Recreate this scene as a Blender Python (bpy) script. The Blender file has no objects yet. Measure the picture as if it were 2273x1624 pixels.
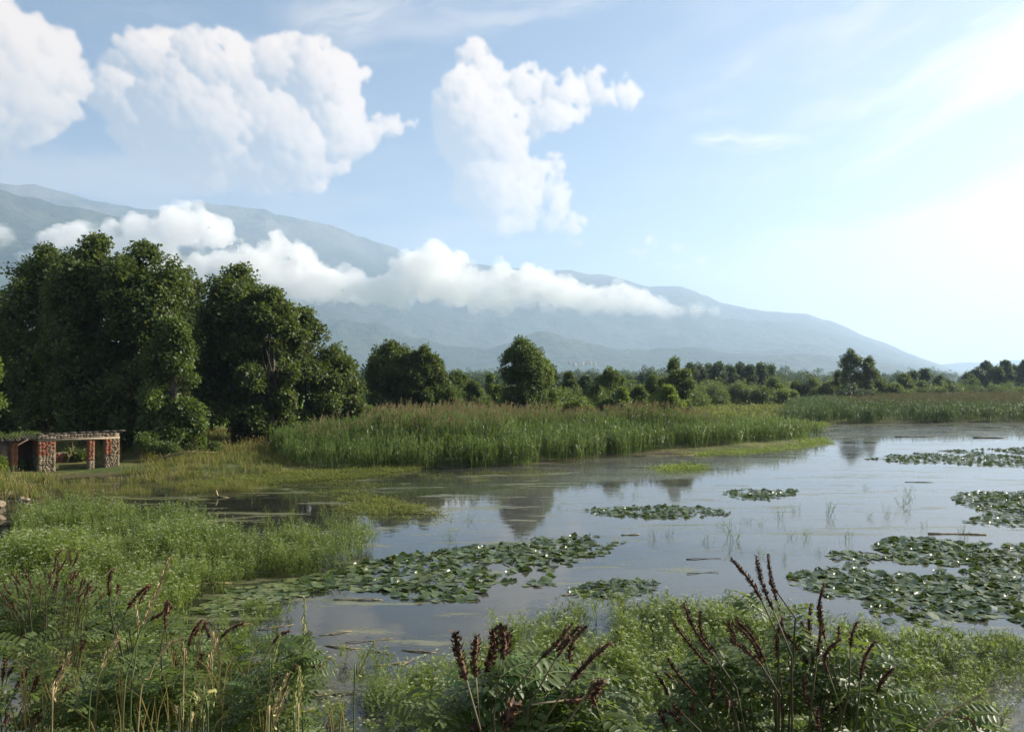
import bpy, bmesh, math, random
import numpy as np
from mathutils import Vector, Matrix, Euler, noise as mnoise
R = math.radians
scene = bpy.context.scene
COL = scene.collection

# ------------------------------------------------------------ camera
CAM_H = 4.5
FP = 1767.0            # focal length in the pixel units used for the layout (2273 x 1624)
HORIZ = 840.0
PITCH = math.atan((HORIZ - 812.0) / FP)
cam_d = bpy.data.cameras.new('camera')
cam_d.sensor_width = 36.0
cam_d.lens = 36.0 * FP / 2273.0
cam_d.clip_start = 0.05
cam_d.clip_end = 60000
cam = bpy.data.objects.new('camera', cam_d)
COL.objects.link(cam)
cam.location = (0, 0, CAM_H)
cam.rotation_euler = (R(90) + PITCH, 0, 0)
scene.camera = cam

# ------------------------------------------------------------ render settings
scene.view_settings.view_transform = 'Standard'
scene.view_settings.look = 'None'
scene.view_settings.exposure = 1.24
scene.view_settings.gamma = 1.0
scene.view_settings.use_curve_mapping = False
scene.render.engine = 'CYCLES'
cy = scene.cycles
cy.use_denoising = True
cy.max_bounces = 8
cy.diffuse_bounces = 3
cy.glossy_bounces = 3
cy.transmission_bounces = 4
cy.volume_bounces = 6
cy.transparent_max_bounces = 16
cy.sample_clamp_indirect = 6
cy.caustics_reflective = False
cy.caustics_refractive = False

# ------------------------------------------------------------ sun
SUN_AZ, SUN_EL = 68.0, 30.0        # azimuth clockwise from the view direction (+Y)
def azel(az, el):
    a, e = R(az), R(el)
    return Vector((math.sin(a) * math.cos(e), math.cos(a) * math.cos(e), math.sin(e)))
SUND = azel(SUN_AZ, SUN_EL)
sl = bpy.data.lights.new('sun', 'SUN')
sl.energy = 5.0
sl.angle = R(0.5)
sl.color = (1.0, 0.91, 0.77)
sun = bpy.data.objects.new('sun', sl)
COL.objects.link(sun)
sun.rotation_euler = (-SUND).to_track_quat('-Z', 'Y').to_euler()
sun.location = (60, 20, 60)

# ------------------------------------------------------------ layout helpers
def pix_dir(px, py):
    """direction of a photograph pixel (2273-wide units)"""
    x = (px - 1136.5) / FP
    y = (812.0 - py) / FP
    c, s = math.cos(PITCH), math.sin(PITCH)
    return Vector((x, c - y * s, s + y * c))
def gp(px, py, z=0.0):
    """where that line of sight meets the level z"""
    d = pix_dir(px, py)
    t = (z - CAM_H) / d.z
    return (d.x * t, d.y * t)
def dp(px, py, depth):
    d = pix_dir(px, py)
    t = depth / d.y
    return Vector((d.x * t, depth, CAM_H + d.z * t))

# ------------------------------------------------------------ node helpers
class NT:
    def __init__(s, tree): s.t = tree; s.n = tree.nodes; s.l = tree.links
    def new(s, typ, **kw):
        n = s.n.new(typ)
        for k, v in kw.items(): setattr(n, k, v)
        return n
    def put(s, sock, v):
        if v is None: return
        if isinstance(v, bpy.types.NodeSocket): s.l.new(v, sock)
        else: sock.default_value = v
    def math(s, op, a, b=None, c=None, clamp=False):
        n = s.new('ShaderNodeMath', operation=op, use_clamp=clamp)
        s.put(n.inputs[0], a); s.put(n.inputs[1], b); s.put(n.inputs[2], c)
        return n.outputs[0]
    def vec(s, op, a, b=None, scale=None):
        n = s.new('ShaderNodeVectorMath', operation=op)
        s.put(n.inputs[0], a); s.put(n.inputs[1], b)
        if scale is not None: s.put(n.inputs['Scale'], scale)
        return n.outputs['Value'] if op in ('DOT_PRODUCT', 'LENGTH', 'DISTANCE') else n.outputs[0]
    def noise(s, vec, scale, detail=4, rough=0.55, dist=0.0, color=False):
        n = s.new('ShaderNodeTexNoise')
        s.put(n.inputs['Vector'], vec); s.put(n.inputs['Scale'], scale)
        s.put(n.inputs['Detail'], detail); s.put(n.inputs['Roughness'], rough); s.put(n.inputs['Distortion'], dist)
        return n.outputs['Color'] if color else n.outputs[0]
    def voro(s, vec, scale, smooth=0.6, color=False):
        n = s.new('ShaderNodeTexVoronoi', feature='SMOOTH_F1' if smooth else 'F1')
        s.put(n.inputs['Vector'], vec); s.put(n.inputs['Scale'], scale)
        if smooth: s.put(n.inputs['Smoothness'], smooth)
        return n.outputs['Color'] if color else n.outputs['Distance']
    def ramp(s, v, a, b, lo=0.0, hi=1.0, smooth=True):
        n = s.new('ShaderNodeMapRange', interpolation_type='SMOOTHSTEP' if smooth else 'LINEAR')
        s.put(n.inputs[0], v); s.put(n.inputs[1], a); s.put(n.inputs[2], b); s.put(n.inputs[3], lo); s.put(n.inputs[4], hi)
        return n.outputs[0]
    def mix(s, f, a, b, mode='MIX'):
        n = s.new('ShaderNodeMix', data_type='RGBA', blend_type=mode)
        s.put(n.inputs[0], f); s.put(n.inputs[6], c4(a)); s.put(n.inputs[7], c4(b))
        return n.outputs[2]
def c4(c):
    if isinstance(c, (tuple, list)) and len(c) == 3: return (c[0], c[1], c[2], 1.0)
    return c

# ------------------------------------------------------------ world: daylight sky with drawn-out clouds high above
world = bpy.data.worlds.new('World')
scene.world = world
world.use_nodes = True
wt = NT(world.node_tree)
wt.n.clear()
sky = wt.new('ShaderNodeTexSky', sky_type='NISHITA')
sky.sun_disc = False
sky.sun_elevation = R(SUN_EL)
sky.sun_rotation = R(SUN_AZ)
sky.altitude = 100; sky.air_density = 1.0; sky.dust_density = 1.4; sky.ozone_density = 3.0
SKY_STR = 0.050
CLOUD_DARK = (0.205, 0.205, 0.215)
CLOUD_LIT = (0.49, 0.41, 0.345)
WISP_COL = (0.55, 0.47, 0.38)

def azel_of(px, py):
    d = pix_dir(px, py).normalized()
    return math.atan2(d.x, d.y), math.asin(d.z)

# cumulus outlines as overlapping puffs: x, y, half width, half height (photograph units), turn in degrees
PUFFS = [
 # cloud at the left edge
 (-90,170,190,150,0),(20,90,70,75,0),(95,150,85,85,0),(60,215,110,75,0),(20,260,90,55,0),(165,185,45,40,0),(-10,30,30,45,0),
 # big cloud left of centre
 (330,130,95,70,0),(480,150,130,75,0),(620,150,95,75,0),(700,170,95,85,0),(770,170,60,40,-15),(260,215,70,60,0),(320,290,80,70,0),
 (430,260,150,110,0),(560,250,110,120,0),(640,330,110,90,0),(740,280,110,80,0),(830,290,80,45,-10),(900,280,40,22,0),(560,350,120,80,0),
 (690,400,55,42,0),(440,360,110,70,0),(600,420,75,28,0),(730,350,60,50,0),
 # towering cloud right of centre
 (1050,130,52,45,0),(1080,180,70,50,0),(1170,190,80,50,0),(1260,200,80,50,0),(1320,185,38,50,0),(1388,203,46,38,0),(1230,260,95,55,-20),
 (1100,270,90,80,0),(1120,360,75,90,0),(1150,440,65,80,10),(1190,400,45,70,0),(1235,370,32,36,0),(1230,455,48,70,25),(1275,510,50,38,30),(1310,490,42,20,20),
 (1030,240,75,100,0),(1060,300,100,100,0),(1080,410,85,100,0),(1110,490,60,50,0),(1345,215,40,30,0),
 # small ones over the ridge
 (1430,560,45,30,0),(1480,545,55,28,0),(1545,575,35,26,0),(1480,590,50,22,0),(1640,628,50,24,0),(1600,612,28,16,0),(1690,645,30,14,0),(955,412,16,6,0),
 (940,290,8,8,0),
]
WISPS = [ # thin high cloud: x, y, half width, half height, turn, strength
 (800,40,170,60,25,.45),(930,20,160,40,15,.35),(1100,20,120,25,8,.3),(1640,302,150,26,-2,.75),(1830,380,140,20,-7,.75),(1660,130,90,22,25,.25),
 (2180,365,100,18,12,.6),(2230,410,160,30,14,.8),(2200,500,240,36,10,.7),(2100,540,260,24,8,.7),(2050,610,240,36,4,.7),(2220,600,200,70,5,.8),
 (2220,45,110,30,10,.6),(1800,545,160,14,8,.55),(1900,680,260,22,3,.5),(2150,700,240,60,3,.55),(2000,20,90,14,8,.3),(2230,760,200,30,0,.3),
]

def fbm(x, y, oct=6, seed=0, ridged=False, gain=0.5):
    """value noise on arrays"""
    out = np.zeros(np.shape(x), dtype=np.float64); amp = 1.0; tot = 0
    for o in range(oct):
        f = 2.0 ** o
        xx = x * f + 17.3 * o; yy = y * f - 9.1 * o
        xi = np.floor(xx).astype(np.int64); yi = np.floor(yy).astype(np.int64)
        xf = xx - xi; yf = yy - yi
        def h(a, b):
            v = (a * 374761393 + b * 668265263 + (seed + o) * 974634777) & 0x7fffffff
            v = ((v ^ (v >> 13)) * 1274126177) & 0x7fffffff
            return ((v ^ (v >> 16)) & 0xffff) / 65535.0
        u = xf * xf * (3 - 2 * xf); w = yf * yf * (3 - 2 * yf)
        n = (h(xi, yi) * (1 - u) + h(xi + 1, yi) * u) * (1 - w) + (h(xi, yi + 1) * (1 - u) + h(xi + 1, yi + 1) * u) * w
        if ridged: n = 1 - abs(2 * n - 1)
        out += amp * n; tot += amp; amp *= gain
    return out / tot
def sstep(x, a, b):
    t = np.clip((x - a) / (b - a), 0, 1); return t * t * (3 - 2 * t)
def blur(a, r):
    for ax in (0, 1):
        for _ in range(2):
            k = int(r); p = [(0, 0), (0, 0)]; p[ax] = (k + 1, k)
            c = np.cumsum(np.pad(a, p, mode='edge'), axis=ax)
            a = (np.take(c, np.arange(2 * k + 1, c.shape[ax]), ax) - np.take(c, np.arange(0, c.shape[ax] - 2 * k - 1), ax)) / (2 * k + 1)
    return a
def bilinear(a, X, Y):
    h, w = a.shape
    X = np.clip(X, 0, w - 1.001); Y = np.clip(Y, 0, h - 1.001)
    xi = X.astype(int); yi = Y.astype(int); u = X - xi; v = Y - yi
    return (a[yi, xi] * (1 - u) + a[yi, xi + 1] * u) * (1 - v) + (a[yi + 1, xi] * (1 - u) + a[yi + 1, xi + 1] * u) * v
# cloud layer worked out on an azimuth / elevation grid: cover in alpha, light in red
AZ0, AZ1, EL0, EL1 = -0.80, 0.80, -0.02, 0.62
CW, CH = 1600, 640
CPX = CW / (AZ1 - AZ0)
def cloud_layer():
    rg = random.Random(4)
    Zf = np.zeros((CH, CW)); TAU = np.zeros((CH, CW)); LM = np.full((CH, CW), .45)
    lx, ly, lz = 0.72, 0.55, 0.42
    def splat(cx, cy, r, z, den, base, mixb, flat=1.0):
        x0, x1 = int(max(0, cx - r)), int(min(CW, cx + r + 2)); y0, y1 = int(max(0, cy - r * flat)), int(min(CH, cy + r * flat + 2))
        if x1 <= x0 or y1 <= y0: return
        yy, xx = np.mgrid[y0:y1, x0:x1]
        ux, uy = (xx - cx) / r, (yy - cy) / (r * flat)
        q = 1 - ux * ux - uy * uy
        c = np.sqrt(np.clip(q, 0, None))
        TAU[y0:y1, x0:x1] += c * r * den
        zz = c * r * 1.0 + z
        front = (q > 0) & (zz > Zf[y0:y1, x0:x1])
        nl = (ux * lx + uy * ly + c * lz)
        val = (base * mixb + nl * (1 - mixb))
        w = np.clip(q * 3.5, 0, 1) * front
        LM[y0:y1, x0:x1] = LM[y0:y1, x0:x1] * (1 - w) + val * w
        Zf[y0:y1, x0:x1] = np.where(front, zz, Zf[y0:y1, x0:x1])
    for pi, (px, py, hw, hh, rot) in enumerate(PUFFS):
        az, el = azel_of(px, py)
        cx, cy = (az - AZ0) * CPX, (el - EL0) * CPX
        k = CPX / FP
        hw, hh = hw * k, hh * k
        zoff = rg.uniform(-.25, .35) * min(hw, hh)
        n = int(24 + hw * hh * 0.030)
        ca, sa = math.cos(-R(rot)), math.sin(-R(rot))
        items = []
        for i in range(n):
            a = rg.uniform(0, 2 * math.pi); d = rg.random() ** 0.55
            items.append((a, d))
        items.sort(key=lambda t: -t[1])
        for (a, d) in items:
            ex, ey = math.cos(a) * d * hw * .84, math.sin(a) * d * hh * .84
            bx_, by_ = cx + ex * ca - ey * sa, cy + ex * sa + ey * ca
            r = min(hw, hh) * rg.uniform(0.20, 0.42) * (1.12 - 0.5 * d)
            cz = math.sqrt(max(0, 1 - d * d))
            base = math.cos(a) * d * lx + math.sin(a) * d * ly + cz * lz
            z = cz * min(hw, hh) * .8 + zoff
            splat(bx_, by_, r, z, 1.4, base, .55, 0.9)
            for j in range(9):
                b_ = rg.uniform(0, 2 * math.pi); e = rg.uniform(.45, 1.0)
                r2_ = r * rg.uniform(.26, .50)
                qx, qy = bx_ + math.cos(b_) * e * r, by_ + math.sin(b_) * e * r * .9
                ce = math.sqrt(max(0, 1 - e * e))
                b2 = base * .5 + .5 * (math.cos(b_) * e * lx + math.sin(b_) * e * ly + ce * lz)
                splat(qx, qy, r2_, z + ce * r, 0.8, b2, .62)
    yy, xx = np.mgrid[0:CH, 0:CW].astype(float)
    # turbulence pulls the puffs about a little
    def wob(s, seed): return fbm(xx / s, yy / s, 3, seed, gain=.5) - .5
    dx = wob(44, 1) * 16 + wob(11, 2) * 6; dy = wob(44, 3) * 16 + wob(11, 4) * 6
    TAU = bilinear(TAU, xx + dx, yy + dy); LM = bilinear(LM, xx + dx, yy + dy)
    er = fbm(xx / 20, yy / 20, 5, 9, gain=.62)
    TAUe = np.clip(TAU - (er * 34 - 6) * np.exp(-TAU / 50), 0, None)
    alpha = 1 - np.exp(-TAUe * 0.10)
    TB8 = blur(TAUe, 14)
    S = np.zeros_like(TAU)
    for d in (12, 30, 55, 90, 140):
        S += bilinear(TB8, xx + lx * d, yy + ly * d) * (d ** .3) * 0.2
    L = 0.33 + .82 * (blur(LM, 1) * .55 + blur(LM, 3) * .45) + .16 * (fbm(xx / 30, yy / 30, 4, 71) - .5)
    L -= 0.30 * (1 - np.exp(-S / 220)) - 0.06
    el = EL0 + yy / CPX; az = AZ0 + xx / CPX
    fade = sstep(L, 0.15, 0.55) * 0.26 + 0.72
    alpha = blur(alpha, 1) * fade * (0.78 + 0.22 * sstep(el, .10, .22))
    # thin high cloud
    X = az + (fbm(az * 7, el * 7, 4, 31) - .5) * .12; Y = el + (fbm(az * 7, el * 7, 4, 41) - .5) * .06
    Wm = np.zeros_like(TAU)
    for (px, py, hw, hh, rot, st) in WISPS:
        a0, e0 = azel_of(px, py); c_, s_ = math.cos(R(rot)), math.sin(R(rot))
        u = (X - a0) * c_ + (Y - e0) * s_; v = -(X - a0) * s_ + (Y - e0) * c_
        d = np.sqrt((u * FP / hw) ** 2 + (v * FP / hh) ** 2)
        st_ = fbm(u * 9 + px, v * 60, 6, 51, gain=.6)
        Wm = np.maximum(Wm, sstep(1.15 - d, 0, .9) * st * sstep(st_, .25, .70))
    veil = sstep(fbm(az * 3 + el * 2, el * 14 - az * 2, 7, 61, gain=.6), .45, .8) * .30
    edge = sstep(xx, 0, 90) * (1 - sstep(xx, CW - 90, CW)) * (1 - sstep(yy, CH - 90, CH - 2))
    glow = sstep(az, .05, .62) * .62 * (.22 + 1.0 * sstep(fbm(X * 3.2, Y * 15 - X * 3, 6, 81, gain=.6), .34, .66)) * (1 - .35 * sstep(el, .2, .5))
    Wm = np.maximum(np.maximum(Wm, veil), glow)
    alpha = np.clip(alpha, 0, 1) * edge; Wm *= edge
    out = np.zeros((CH, CW, 4), dtype=np.float32)
    out[..., 0] = np.clip(L, 0, 1.2) / 1.2; out[..., 1] = alpha; out[..., 2] = Wm; out[..., 3] = 1
    im = bpy.data.images.new('cloud_layer', CW, CH, alpha=False, float_buffer=True, is_data=True)
    im.pixels.foreach_set(out.ravel()); im.update(); im.pack()
    return im
geo = wt.new('ShaderNodeTexCoord')
sepd = wt.new('ShaderNodeSeparateXYZ')
wt.l.new(geo.outputs['Generated'], sepd.inputs[0])
U = wt.math('ARCTAN2', sepd.outputs[0], sepd.outputs[1])
V = wt.math('ARCSINE', sepd.outputs[2])
cmb = wt.new('ShaderNodeCombineXYZ')
wt.l.new(wt.math('MULTIPLY_ADD', U, 1 / (AZ1 - AZ0), -AZ0 / (AZ1 - AZ0)), cmb.inputs[0])
wt.l.new(wt.math('MULTIPLY_ADD', V, 1 / (EL1 - EL0), -EL0 / (EL1 - EL0)), cmb.inputs[1])
ti = wt.new('ShaderNodeTexImage', extension='CLIP', interpolation='Cubic'); ti.image = cloud_layer()
wt.l.new(cmb.outputs[0], ti.inputs[0])
sepc = wt.new('ShaderNodeSeparateColor'); wt.l.new(ti.outputs[0], sepc.inputs[0])
lit, alpha, W = wt.math('MULTIPLY', sepc.outputs[0], 1.2), sepc.outputs[1], sepc.outputs[2]
ccol = wt.mix(wt.ramp(lit, 0.15, 0.85, smooth=False), CLOUD_DARK, CLOUD_LIT)
# scattered cumulus everywhere the camera does not look
den = wt.math('ADD', wt.math('MAXIMUM', sepd.outputs[2], 0.0), 0.12)
pc = wt.new('ShaderNodeCombineXYZ')
wt.l.new(wt.math('DIVIDE', sepd.outputs[0], den), pc.inputs[0]); wt.l.new(wt.math('DIVIDE', sepd.outputs[1], den), pc.inputs[1])
behind = wt.math('MAXIMUM', wt.ramp(wt.math('ABSOLUTE', U), 0.72, 0.95), wt.ramp(V, 0.50, 0.66))
bc = wt.ramp(wt.noise(pc.outputs[0], 1.1, 4, 0.55, 0.2), 0.54, 0.64)
W = wt.math('MAXIMUM', W, wt.math('MULTIPLY', wt.math('MULTIPLY', behind, bc), 0.8))
skyc = wt.vec('SCALE', sky.outputs[0], scale=SKY_STR)
cs = wt.mix(wt.math('MULTIPLY', W, 0.95), skyc, WISP_COL)
cs = wt.mix(alpha, cs, ccol)
bg = wt.new('ShaderNodeBackground')
wt.l.new(cs, bg.inputs[0])
wo = wt.new('ShaderNodeOutputWorld')
wt.l.new(bg.outputs[0], wo.inputs[0])
world.cycles.sampling_method = 'MANUAL'
world.cycles.sample_map_resolution = 512

# ------------------------------------------------------------ object helpers
def tag(o, label=None, cat=None, group=None, kind=None):
    if label: o['label'] = label
    if cat: o['category'] = cat
    if group: o['group'] = group
    if kind: o['kind'] = kind
    return o
def link(o, parent=None):
    COL.objects.link(o)
    if parent is not None: o.parent = parent
    return o
def mesh_np(name, verts, faces, mats=(), smooth=False, mat_idx=None):
    """verts (n,3); faces list of index tuples or array (m,k)"""
    me = bpy.data.meshes.new(name)
    verts = np.asarray(verts, dtype=np.float32)
    me.vertices.add(len(verts)); me.vertices.foreach_set('co', verts.ravel())
    if isinstance(faces, np.ndarray):
        m, k = faces.shape
        me.loops.add(m * k); me.loops.foreach_set('vertex_index', faces.astype(np.int32).ravel())
        me.polygons.add(m)
        me.polygons.foreach_set('loop_start', np.arange(0, m * k, k, dtype=np.int32))
        me.polygons.foreach_set('loop_total', np.full(m, k, dtype=np.int32))
    else:
        loops = [i for f in faces for i in f]
        me.loops.add(len(loops)); me.loops.foreach_set('vertex_index', loops)
        me.polygons.add(len(faces))
        st = np.cumsum([0] + [len(f) for f in faces[:-1]]).astype(np.int32)
        me.polygons.foreach_set('loop_start', st)
        me.polygons.foreach_set('loop_total', [len(f) for f in faces])
    for m_ in mats: me.materials.append(m_)
    if mat_idx is not None: me.polygons.foreach_set('material_index', np.asarray(mat_idx, dtype=np.int32))
    me.update(calc_edges=True)
    me.validate()
    if smooth: me.polygons.foreach_set('use_smooth', [True] * len(me.polygons))
    return me
def obj(name, me, parent=None, loc=None, do_link=True):
    o = bpy.data.objects.new(name, me)
    if loc is not None: o.location = loc
    if do_link: link(o, parent)
    return o
def empty(name, loc=(0, 0, 0), rz=0.0):
    o = bpy.data.objects.new(name, None)
    o.empty_display_size = 0.3
    o.location = loc; o.rotation_euler = (0, 0, rz)
    return link(o)

class MB:
    """collects simple shapes into one mesh"""
    def __init__(s): s.v = []; s.f = []; s.m = []
    def add(s, vs, fs, mi=0):
        b = len(s.v); s.v.extend([tuple(v) for v in vs]); s.f.extend([tuple(i + b for i in f) for f in fs]); s.m.extend([mi] * len(fs))
    def tube(s, pts, radii, seg=6, mi=0, cap=True):
        vs, fs = [], []
        n = len(pts); up = Vector((0.13, 0.21, 1)).normalized()
        pts = [Vector(p) for p in pts]
        for i, p in enumerate(pts):
            d = (pts[min(i + 1, n - 1)] - pts[max(i - 1, 0)])
            d = d.normalized() if d.length > 1e-9 else Vector((0, 0, 1))
            a = d.cross(up)
            if a.length < 1e-3: a = d.cross(Vector((1, 0, 0)))
            a.normalize(); b = d.cross(a)
            for k in range(seg):
                t = 2 * math.pi * k / seg
                vs.append(p + (a * math.cos(t) + b * math.sin(t)) * radii[i])
        for i in range(n - 1):
            for k in range(seg):
                fs.append((i * seg + k, i * seg + (k + 1) % seg, (i + 1) * seg + (k + 1) % seg, (i + 1) * seg + k))
        if cap:
            fs.append(tuple(range(seg))[::-1]); fs.append(tuple((n - 1) * seg + k for k in range(seg)))
        s.add(vs, fs, mi)
    def box(s, c, h, mi=0, rot=None, jit=0.0, rng=None):
        vs = []
        for x in (-1, 1):
            for y in (-1, 1):
                for z in (-1, 1):
                    v = Vector((x * h[0], y * h[1], z * h[2]))
                    if jit: v += Vector((rng.uniform(-jit, jit), rng.uniform(-jit, jit), rng.uniform(-jit, jit)))
                    if rot is not None: v = rot @ v
                    vs.append(v + Vector(c))
        s.add(vs, [(0, 1, 3, 2), (4, 6, 7, 5), (0, 4, 5, 1), (2, 3, 7, 6), (0, 2, 6, 4), (1, 5, 7, 3)], mi)
    def mesh(s, name, mats, smooth=False):
        return mesh_np(name, s.v, s.f, mats, smooth, s.m)

# ------------------------------------------------------------ material helpers
def mat(name):
    m = bpy.data.materials.new(name); m.use_nodes = True
    t = NT(m.node_tree); t.n.clear()
    out = t.new('ShaderNodeOutputMaterial')
    return m, t, out
def principled(t, out, base, rough=0.7, spec=0.5, bump=None, bstr=0.3, bdist=0.05, **kw):
    b = t.new('ShaderNodeBsdfPrincipled')
    t.put(b.inputs['Base Color'], c4(base)); t.put(b.inputs['Roughness'], rough)
    t.put(b.inputs['Specular IOR Level'], spec)
    for k, v in kw.items(): t.put(b.inputs[k.replace('_', ' ')], v)
    if bump is not None:
        bn = t.new('ShaderNodeBump'); bn.inputs['Strength'].default_value = bstr; bn.inputs['Distance'].default_value = bdist
        t.put(bn.inputs['Height'], bump); t.l.new(bn.outputs[0], b.inputs['Normal'])
    if out is not None: t.l.new(b.outputs[0], out.inputs[0])
    return b
def leaf_mat(name, c_lo, c_hi, c_tr, trans=0.45, rough=0.45, spec=0.5, vscale=0.35, rand=True):
    """leaf: two greens varied per clump and over the plant, thin so that light comes through"""
    m, t, out = mat(name)
    oi = t.new('ShaderNodeObjectInfo')
    g = t.new('ShaderNodeNewGeometry')
    nv = t.noise(g.outputs['Position'], vscale, 3, 0.6)
    f = t.ramp(nv, 0.32, 0.68)
    if rand: f = t.math('ADD', t.math('MULTIPLY', f, 0.5), t.math('MULTIPLY', oi.outputs['Random'], 0.5))
    col = t.mix(f, c_lo, c_hi)
    b = principled(t, None, col, rough, spec)
    tr = t.new('ShaderNodeBsdfTranslucent')
    t.put(tr.inputs[0], t.mix(f, tuple(x * .8 for x in c_tr), c_tr))
    mx = t.new('ShaderNodeMixShader'); mx.inputs[0].default_value = trans
    t.l.new(b.outputs[0], mx.inputs[1]); t.l.new(tr.outputs[0], mx.inputs[2]); t.l.new(mx.outputs[0], out.inputs[0])
    return m
# ------------------------------------------------------------ mountain range
rng = np.random.default_rng(7)
NEAR_RIDGE = [(-700,350),(-400,372),(-200,385),(0,418),(40,432),(100,447),(200,463),(270,478),(330,520),(420,560),(600,640)]
FAR_RIDGE = [(-700,330),(-300,370),(0,402),(40,410),(75,411),(130,425),(190,437),(250,452),(300,461),(350,466),(390,460),(445,442),(490,455),(540,459),(560,462),(590,461),(612,475),(650,484),(690,490),(735,496),(770,510),(820,532),(880,552),(900,565),(980,577),(1060,585),(1090,592),(1180,597),(1270,600),(1330,608),(1390,620),(1440,636),(1480,635),(1510,633),(1550,648),(1600,672),(1660,682),(1720,690),(1790,697),(1850,715),(1900,735),(1950,755),(2000,775),(2050,795),(2100,812),(2150,828),(2250,838),(2600,845)]
def ridge_fn(pts, D):
    az = np.array([math.atan2(pix_dir(*p).x, pix_dir(*p).y) for p in pts])
    el = np.array([pix_dir(*p).z / math.hypot(pix_dir(*p).x, pix_dir(*p).y) for p in pts])
    return lambda a: np.interp(a, az, el) * D(a)
m_mtn, t, out = mat('forested_slope')
g = t.new('ShaderNodeNewGeometry')
sp = t.new('ShaderNodeSeparateXYZ'); t.l.new(g.outputs['Position'], sp.inputs[0])
n1 = t.noise(g.outputs['Position'], 0.0022, 8, 0.65)
n2 = t.noise(g.outputs['Position'], 0.02, 5, 0.7)
c = t.mix(t.ramp(n1, .42, .6), (0.022, 0.036, 0.022), (0.070, 0.080, 0.050))
c = t.mix(t.ramp(n2, .45, .62), c, (0.02, 0.035, 0.016))
c = t.mix(t.math('MULTIPLY', t.ramp(sp.outputs[2], 650., 1300.), t.ramp(n1, .4, .6)), c, (0.15, 0.14, 0.11))
principled(t, out, c, 0.9, 0.1, bump=n2, bstr=1.0, bdist=45)

def mountain(name, pts, D, foot, az0, az1, na, nr, prof, seed):
    az = np.linspace(R(az0), R(az1), na)
    rf = ridge_fn(pts, D)
    t_ = np.concatenate([np.linspace(0, 1, nr), np.linspace(1.04, 1.5, 8)])
    A, T = np.meshgrid(az, t_, indexing='ij')
    Dm = D(A)
    Rr = foot + (Dm - foot) * T
    H = rf(A)
    base = np.where(T <= 1, np.power(np.clip(T, 0, 1), prof), 1 - (T - 1) * 0.9)
    X = np.sin(A) * Rr; Y = np.cos(A) * Rr
    spur = fbm(X / 1500 + 7, Y / 1500 + 3, 7, seed, True) - 0.55
    env = np.clip(np.sin(np.clip(T, 0, 1) * math.pi), 0, 1) ** 0.7
    Z = H * base + env * spur * H * 0.42
    Z += (fbm(X / 160, Y / 160, 4, seed + 5) - .5) * 44 * np.clip(T * 3, 0, 1) * np.clip(H / 500, .15, 1)
    # keep every nearer point below the line of sight to the ridge
    H = H * (1 + (fbm(A * 60, A * 0 + 3, 4, seed + 9) - .5) * .05)
    lim = H / Dm * Rr * 0.985
    Z = np.where((T < 1), np.minimum(Z, lim), Z)
    Z = np.maximum(Z, -6)
    n_, m_ = Z.shape
    idx = np.arange(n_ * m_).reshape(n_, m_)
    F = np.stack([idx[:-1, :-1], idx[1:, :-1], idx[1:, 1:], idx[:-1, 1:]], -1).reshape(-1, 4)
    me = mesh_np(name, np.stack([X, Y, Z], -1).reshape(-1, 3), F[:, ::-1].copy(), [m_mtn], True)
    o = obj(name, me)
    return tag(o, kind='structure')
mountain('mountain', FAR_RIDGE, lambda a: 6200 + 1800 * np.clip(a + .3, 0, 1), 2600, -48, 42, 620, 110, 1.7, 3)
mountain('mountain_foreridge', NEAR_RIDGE, lambda a: 4300 + 0 * a, 2500, -50, -16.5, 200, 60, 1.5, 11)
DIST = [(1900,835),(2040,812),(2110,806),(2150,803),(2200,806),(2250,798),(2330,800),(2450,790),(2700,800)]
mountain('distant_hills', DIST, lambda a: 9300 + 0 * a, 7000, 22, 48, 160, 24, 1.3, 23)

# ------------------------------------------------------------ cloud bank lying along the mountain side
m_cloud, t, out = mat('cloud_vapour')
pv = t.new('ShaderNodeVolumePrincipled')
pv.inputs['Color'].default_value = (1.0, 0.975, 0.945, 1)
pv.inputs['Anisotropy'].default_value = 0.0
g = t.new('ShaderNodeNewGeometry')
nz = t.math('ADD', t.math('MULTIPLY', t.noise(g.outputs['Position'], 0.0060, 4, 0.6, 0.3), .72), t.math('MULTIPLY', t.noise(g.outputs['Position'], 0.024, 3, 0.6), .28))
spz = t.new('ShaderNodeSeparateXYZ'); t.l.new(g.outputs['Position'], spz.inputs[0])
t.l.new(t.math('MULTIPLY', t.ramp(nz, 0.33, 0.60, 0.0, 0.016), t.ramp(spz.outputs[2], 225., 430., 0.04, 1.0)), pv.inputs['Density'])
t.l.new(pv.outputs[0], out.inputs['Volume'])
m_cloud.cycles.volume_step_rate = 1.0
TOPS = [(-120,500),(0,500),(60,545),(140,495),(220,485),(300,470),(400,452),(440,445),(500,485),(560,550),(610,510),(660,535),(700,580),(760,588),(820,612),(870,600),(900,550),(960,540),(1010,550),(1060,585),(1110,570),(1180,580),(1250,605),(1320,642),(1370,620),(1420,645),(1500,680),(1600,688)]
BOTS = [(-120,680),(0,700),(300,660),(620,665),(740,690),(800,675),(900,680),(1000,688),(1100,698),(1250,688),(1400,700),(1500,698),(1600,690)]
r2 = random.Random(5)
bm = bmesh.new()
tx, ty = zip(*TOPS); bx, by = zip(*BOTS)
k = 0
DCL = 3300.0
def puff(px, py, rr, dy):
    D = DCL + dy
    p = dp(px, py, D)
    mt = Matrix.Translation(p) @ Matrix.Diagonal((rr * D / FP, rr * D / FP * r2.uniform(1, 1.6), rr * D / FP * 0.85, 1))
    bmesh.ops.create_icosphere(bm, subdivisions=2, radius=1.0, matrix=mt)
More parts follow.
